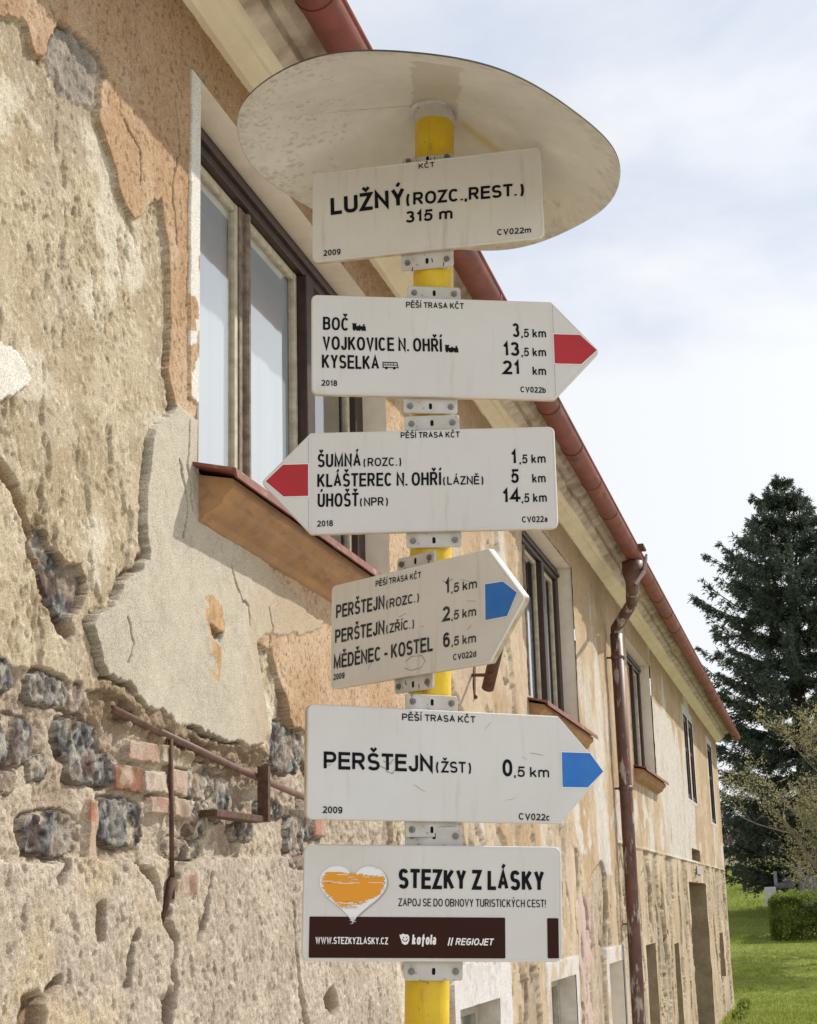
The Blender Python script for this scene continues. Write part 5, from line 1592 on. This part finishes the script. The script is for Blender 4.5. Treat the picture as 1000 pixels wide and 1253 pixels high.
def branch_tree(name, loc, H, r0, label, seed, spread=0.5, levels=4, buds=0, lean=(0, 0), m_tw=None, group=None, first=0.3, kids=4):
    rs = random.Random(seed)
    root = empty(name, loc)
    tag(root, label, 'tree' if name != 'shrub' else 'shrub', group)
    tr, tw = MB(), MB()
    tips = []

    def grow(p, d, L, r, lv, mb):
        pts, rad = [p], [r]
        n = 5
        for i in range(n):
            d = (d + Vector((rs.uniform(-1, 1), rs.uniform(-1, 1), rs.uniform(-.5, .9))) * 0.16).normalized()
            p = p + d * (L / n); pts.append(p); rad.append(r * (1 - 0.62 * (i + 1) / n))
            if lv <= 1: tips.append((p.copy(), d.copy()))
        mb.tube([q[:] for q in pts], rad, 8 if lv == levels else (5 if lv > 1 else 3), cap=False)
        if lv == 0: return
        k = kids + (1 if lv < levels else 2)
        for j in range(k):
            f = first + (1 - first) * (j + rs.uniform(0, 1)) / k if lv == levels else rs.uniform(.25, 1)
            i = min(int(f * n), n - 1); g = f * n - i
            q = pts[i].lerp(pts[i + 1], g)
            a = rs.uniform(0, 2 * math.pi)
            o = Vector((math.cos(a), math.sin(a), rs.uniform(-.2, .8)))
            nd = (d * (1 - spread) + o * spread).normalized()
            grow(q, nd, L * rs.uniform(.48, .70), max(rad[i] * .55, .004), lv - 1, tw)
    grow(Vector((0, 0, -0.1)), Vector((lean[0], lean[1], 1)).normalized(), H * .55, r0, levels, tr)
    tr.build('trunk', m_tw or M_bark, root, smooth=True)
    tw.build('twigs', m_tw or M_twig, root)
    if buds:
        T = [tips[rs.randrange(len(tips))] for _ in range(buds)]
        P = np.array([t[0][:] for t in T]) + NR.normal(size=(buds, 3)) * 0.05
        D = unit(np.array([t[1][:] for t in T]) + NR.normal(size=(buds, 3)) * 0.8)
        V, F = blades(P, D, NR.uniform(.04, .10, buds), NR.uniform(.02, .05, buds))
        quads_mesh('leaves', V, F, M_bud, root)
    return root


branch_tree('budding_tree', (2.45, 40.0, gz(2.45, 40)), 7.3, 0.13, 'small tree just breaking into pale yellow green leaf, before the spruce', 21, 0.62, 4, 17000, (-0.08, 0), M_twig, first=0.12, kids=5)
bare = 'bare young fruit trees on the bank behind the house'
bl = [('slim bare sapling with an upright dark stem, nearest the house corner', -0.92, 60.0, 3.4, .07, (0.02, 0)),
      ('bare tree leaning over far to one side under the spruce', 1.55, 63.0, 4.2, .10, (-0.75, 0)),
      ('bare tree with a short straight trunk, highest up the bank', 0.0, 72.0, 4.6, .12, (0.05, 0)),
      ('bare tree half hidden behind the house corner', -2.35, 66.0, 4.6, .12, (0.1, 0))]
for i, (lb, x, y, h, r0, ln) in enumerate(bl):
    branch_tree('bare_tree', (x, y, gz(x, y)), h, r0, lb, 40 + i, 0.6, 3, 0, ln, M_bark, bare, first=0.4)
branch_tree('shrub', (2.0, 66.0, gz(2.0, 66)), 2.2, 0.05, 'yellow flowering shrub on the bank beneath the spruce boughs', 77, 0.75, 3, 2600, (0, 0), M_twig, first=0.05, kids=6)

# far hedgerow on the brow of the field: nobody could count it
nn = 26000
xx = NR.uniform(-30, 40, nn); yv = 185 + NR.uniform(-3, 3, nn)
hh_ = 4.5 + 2.2 * fbm(xx, xx * 0, 0.22, 3, 4)
zv = gz(0, 185) + NR.uniform(0, 1, nn) ** 1.3 * hh_
D = unit(np.stack([NR.normal(size=nn) * .5, NR.normal(size=nn) * .5, NR.uniform(.3, 1, nn)], 1))
V, F = blades(np.stack([xx, yv, zv], 1), D, NR.uniform(.5, 1.3, nn), NR.uniform(.05, .16, nn))
tag(quads_mesh('distant_hedgerow', V, F, M_twig), 'grey brown leafless hedgerow along the brow of the field', 'hedgerow', kind='stuff')

# clipped hedge
hx0, hx1, hy0, hy1, hh = 0.42, 6.5, 45.0, 46.5, 1.12
hb = empty('clipped_hedge', ((hx0 + hx1) / 2, (hy0 + hy1) / 2, gz(0.6, 45.5)))
tag(hb, 'low clipped green hedge on the lawn before the spruce', 'hedge')
nl = 46000
a, b, c_ = NR.uniform(0, 1, nl), NR.uniform(0, 1, nl), NR.uniform(0, 1, nl)
f = NR.integers(0, 10, nl)
px_ = np.where(f == 0, 0.0, a); py_ = np.where((f >= 1) & (f <= 6), 0.0, b); pz_ = np.where(f >= 7, 1.0, c_)
depth = NR.exponential(0.05, nl)
px_ = hx0 + (hx1 - hx0) * px_ + np.where(f == 0, depth, 0); py_ = hy0 + (hy1 - hy0) * py_ + np.where((f >= 1) & (f <= 6), depth, 0)
lump = 0.11 * fbm(px_ * 1.0, pz_ * 1.3 + py_, 1.9, 4, 8)
zt = pz_ * hh - np.where(f >= 7, depth, 0) + lump
rc = 0.16   # softened shoulders
zt = zt - np.where(pz_ > .85, np.maximum(0, rc - (px_ - hx0)) * .7 + np.maximum(0, rc - (py_ - hy0)) * .7, 0)
py_ = py_ + lump * np.where((f >= 1) & (f <= 6), 1, 0)
P = np.stack([px_ - hb.location.x, py_ - hb.location.y, zt], 1)
N_ = np.stack([np.where(f == 0, -1, 0), np.where((f >= 1) & (f <= 6), -1, 0), np.where(f >= 7, 1.0, 0.25)], 1)
D = unit(N_ + NR.normal(size=(nl, 3)) * 0.6)
V, F = blades(P, D, NR.uniform(.05, .10, nl), NR.uniform(.025, .05, nl))
quads_mesh('foliage', V, F, M_hedge, hb)
st = MB()
for i in range(22):
    x_ = hx0 + .2 + (hx1 - hx0 - .3) * i / 21 - hb.location.x
    st.tube([(x_, 0, -0.15), (x_ + .05, .1, .5), (x_ - .08, -.1, .9)], [.03, .022, .008], 5)
st.build('stems', M_bark, hb)

# old stones, a pale block, posts and a board fence beyond the hedge
def rock(mb, cx, cy, cz, sx, sy, sz, seed):
    rs = random.Random(seed)
    bm = bmesh.new(); bmesh.ops.create_icosphere(bm, subdivisions=2, radius=1)
    for v in bm.verts:
        k = 1 + rs.uniform(-.16, .16)
        v.co = Vector((cx + math.copysign(abs(v.co.x) ** .6, v.co.x) * sx * k, cy + math.copysign(abs(v.co.y) ** .6, v.co.y) * sy * k, cz + math.copysign(abs(v.co.z) ** .6, v.co.z) * sz * k))
    bm.verts.index_update()
    mb.add([v.co[:] for v in bm.verts], [[v.index for v in f.verts] for f in bm.faces]); bm.free()


YB = 49.0
for i, (px, py, sx, sy, sz, lb) in enumerate([(960, 1084, .30, .2, .10, 'long grey stone block lying lowest in the pile behind the hedge'), (968, 1078, .24, .2, .09, 'grey stone block leaning on top of the long one behind the hedge'),
                                            (975, 1068, .14, .16, .17, 'upright dark grey stone at the top of the pile behind the hedge')]):
    v = CAM_R @ np.array([px - 500.0, -(py - 626.5), -1947.7]); P = CAM_C + v * (YB + i * .35) / v[1]
    m = MB(); rock(m, 0, 0, 0, sx, sy, sz, i + 5)
    o = m.build('stone_block', M_stone); o.location = (P[0], P[1], P[2]); o.rotation_euler = (0, rng.uniform(-.2, .2), rng.uniform(0, 1))
    tag(o, lb, 'stone', 'old stones behind the hedge')
def pix(px, py, Y):
    v = CAM_R @ np.array([px - 500.0, -(py - 626.5), -1947.7]); return CAM_C + v * Y / v[1]
P = pix(943, 1094, 48.5)
m = MB(); m.bbox(-.16, -.15, -.35, .16, .15, .20, .02); o = m.build('limestone_block', M_pale); o.location = P; tag(o, 'small pale limestone block at the end of the hedge', 'stone')
P0, P1 = pix(951, 1098, 49.2), pix(951, 1066, 49.2)
m = MB(); m.bbox(-.05, -.05, -.3, .05, .05, P1[2] - P0[2], .01); o = m.build('wooden_post', M_fence); o.location = P0; tag(o, 'single weathered wooden post left of the stone pile', 'post')
fn = empty('board_fence', tuple(pix(1003, 1100, 49.6)))
tag(fn, 'short grey board fence behind the hedge under the spruce', 'fence')
for x_ in (-.50, 1.0, 2.5):
    m = MB(); m.bbox(x_ - .06, -.06, -.5, x_ + .06, .06, 1.02, .01); m.build('post', M_fence, fn)
m = MB()
for k in range(30):
    m.box(-.43 + k * .1, -.02 + .006 * (k % 2), -.3, -.34 + k * .1, .015, .68 + .02 * math.sin(k * 2.2))
m.build('board_panel', M_fence, fn)

# grass: the lawn seen past the house corner, and rank growth along the wall foot
ng = 120000
yy_ = 19 + 63 * NR.uniform(0, 1, ng) ** 1.25
xl = np.maximum(CAM_C[0] - CAM_C[0] * yy_ / Y_END - 0.15, np.where(yy_ < Y_END, 0.10, -99))
xx_ = xl + (2.15 - xl) * NR.uniform(0, 1, ng)
tuft = fbm(xx_, yy_, 0.9, 3, 3) + fbm(xx_, yy_, 5, 2, 4) * .6
Lg = (0.030 + 0.055 * np.clip(tuft + .2, 0, 1.6)) * NR.uniform(.6, 1.4, ng) * (1 + 1.0 * smooth01(yy_, 48, 70))
P = np.stack([xx_, yy_, ground_z(xx_, yy_) - 0.005], 1)
D = unit(np.stack([NR.normal(size=ng) * .45, NR.normal(size=ng) * .45, np.ones(ng)], 1))
V, F = blades(P, D, Lg, NR.uniform(.010, .024, ng))
tag(quads_mesh('grass', V, F, M_grass), 'short green grass growing over the lawn', 'grass', kind='stuff')
for i, (x_, y_, lb) in enumerate(((0.22, 30.6, 'leafy green weed clump at the foot of the far house corner'), (0.30, 27.6, 'lower weed clump against the wall before the far house corner'))):
    n = 420; st_ = []
    P = np.stack([NR.uniform(0, .14, n), NR.uniform(-.3, .3, n), NR.uniform(0, 1, n) ** 1.6 * .13], 1)
    D = unit(NR.normal(size=(n, 3)) + np.array([.3, 0, .8]))
    V, F = blades(P, D, NR.uniform(.06, .13, n), NR.uniform(.03, .06, n))
    o = quads_mesh('weed', V, F, M_hedge); o.location = (x_, y_, gz(x_, y_) + .02)
    tag(o, lb, 'weed', 'weeds at the foot of the wall')
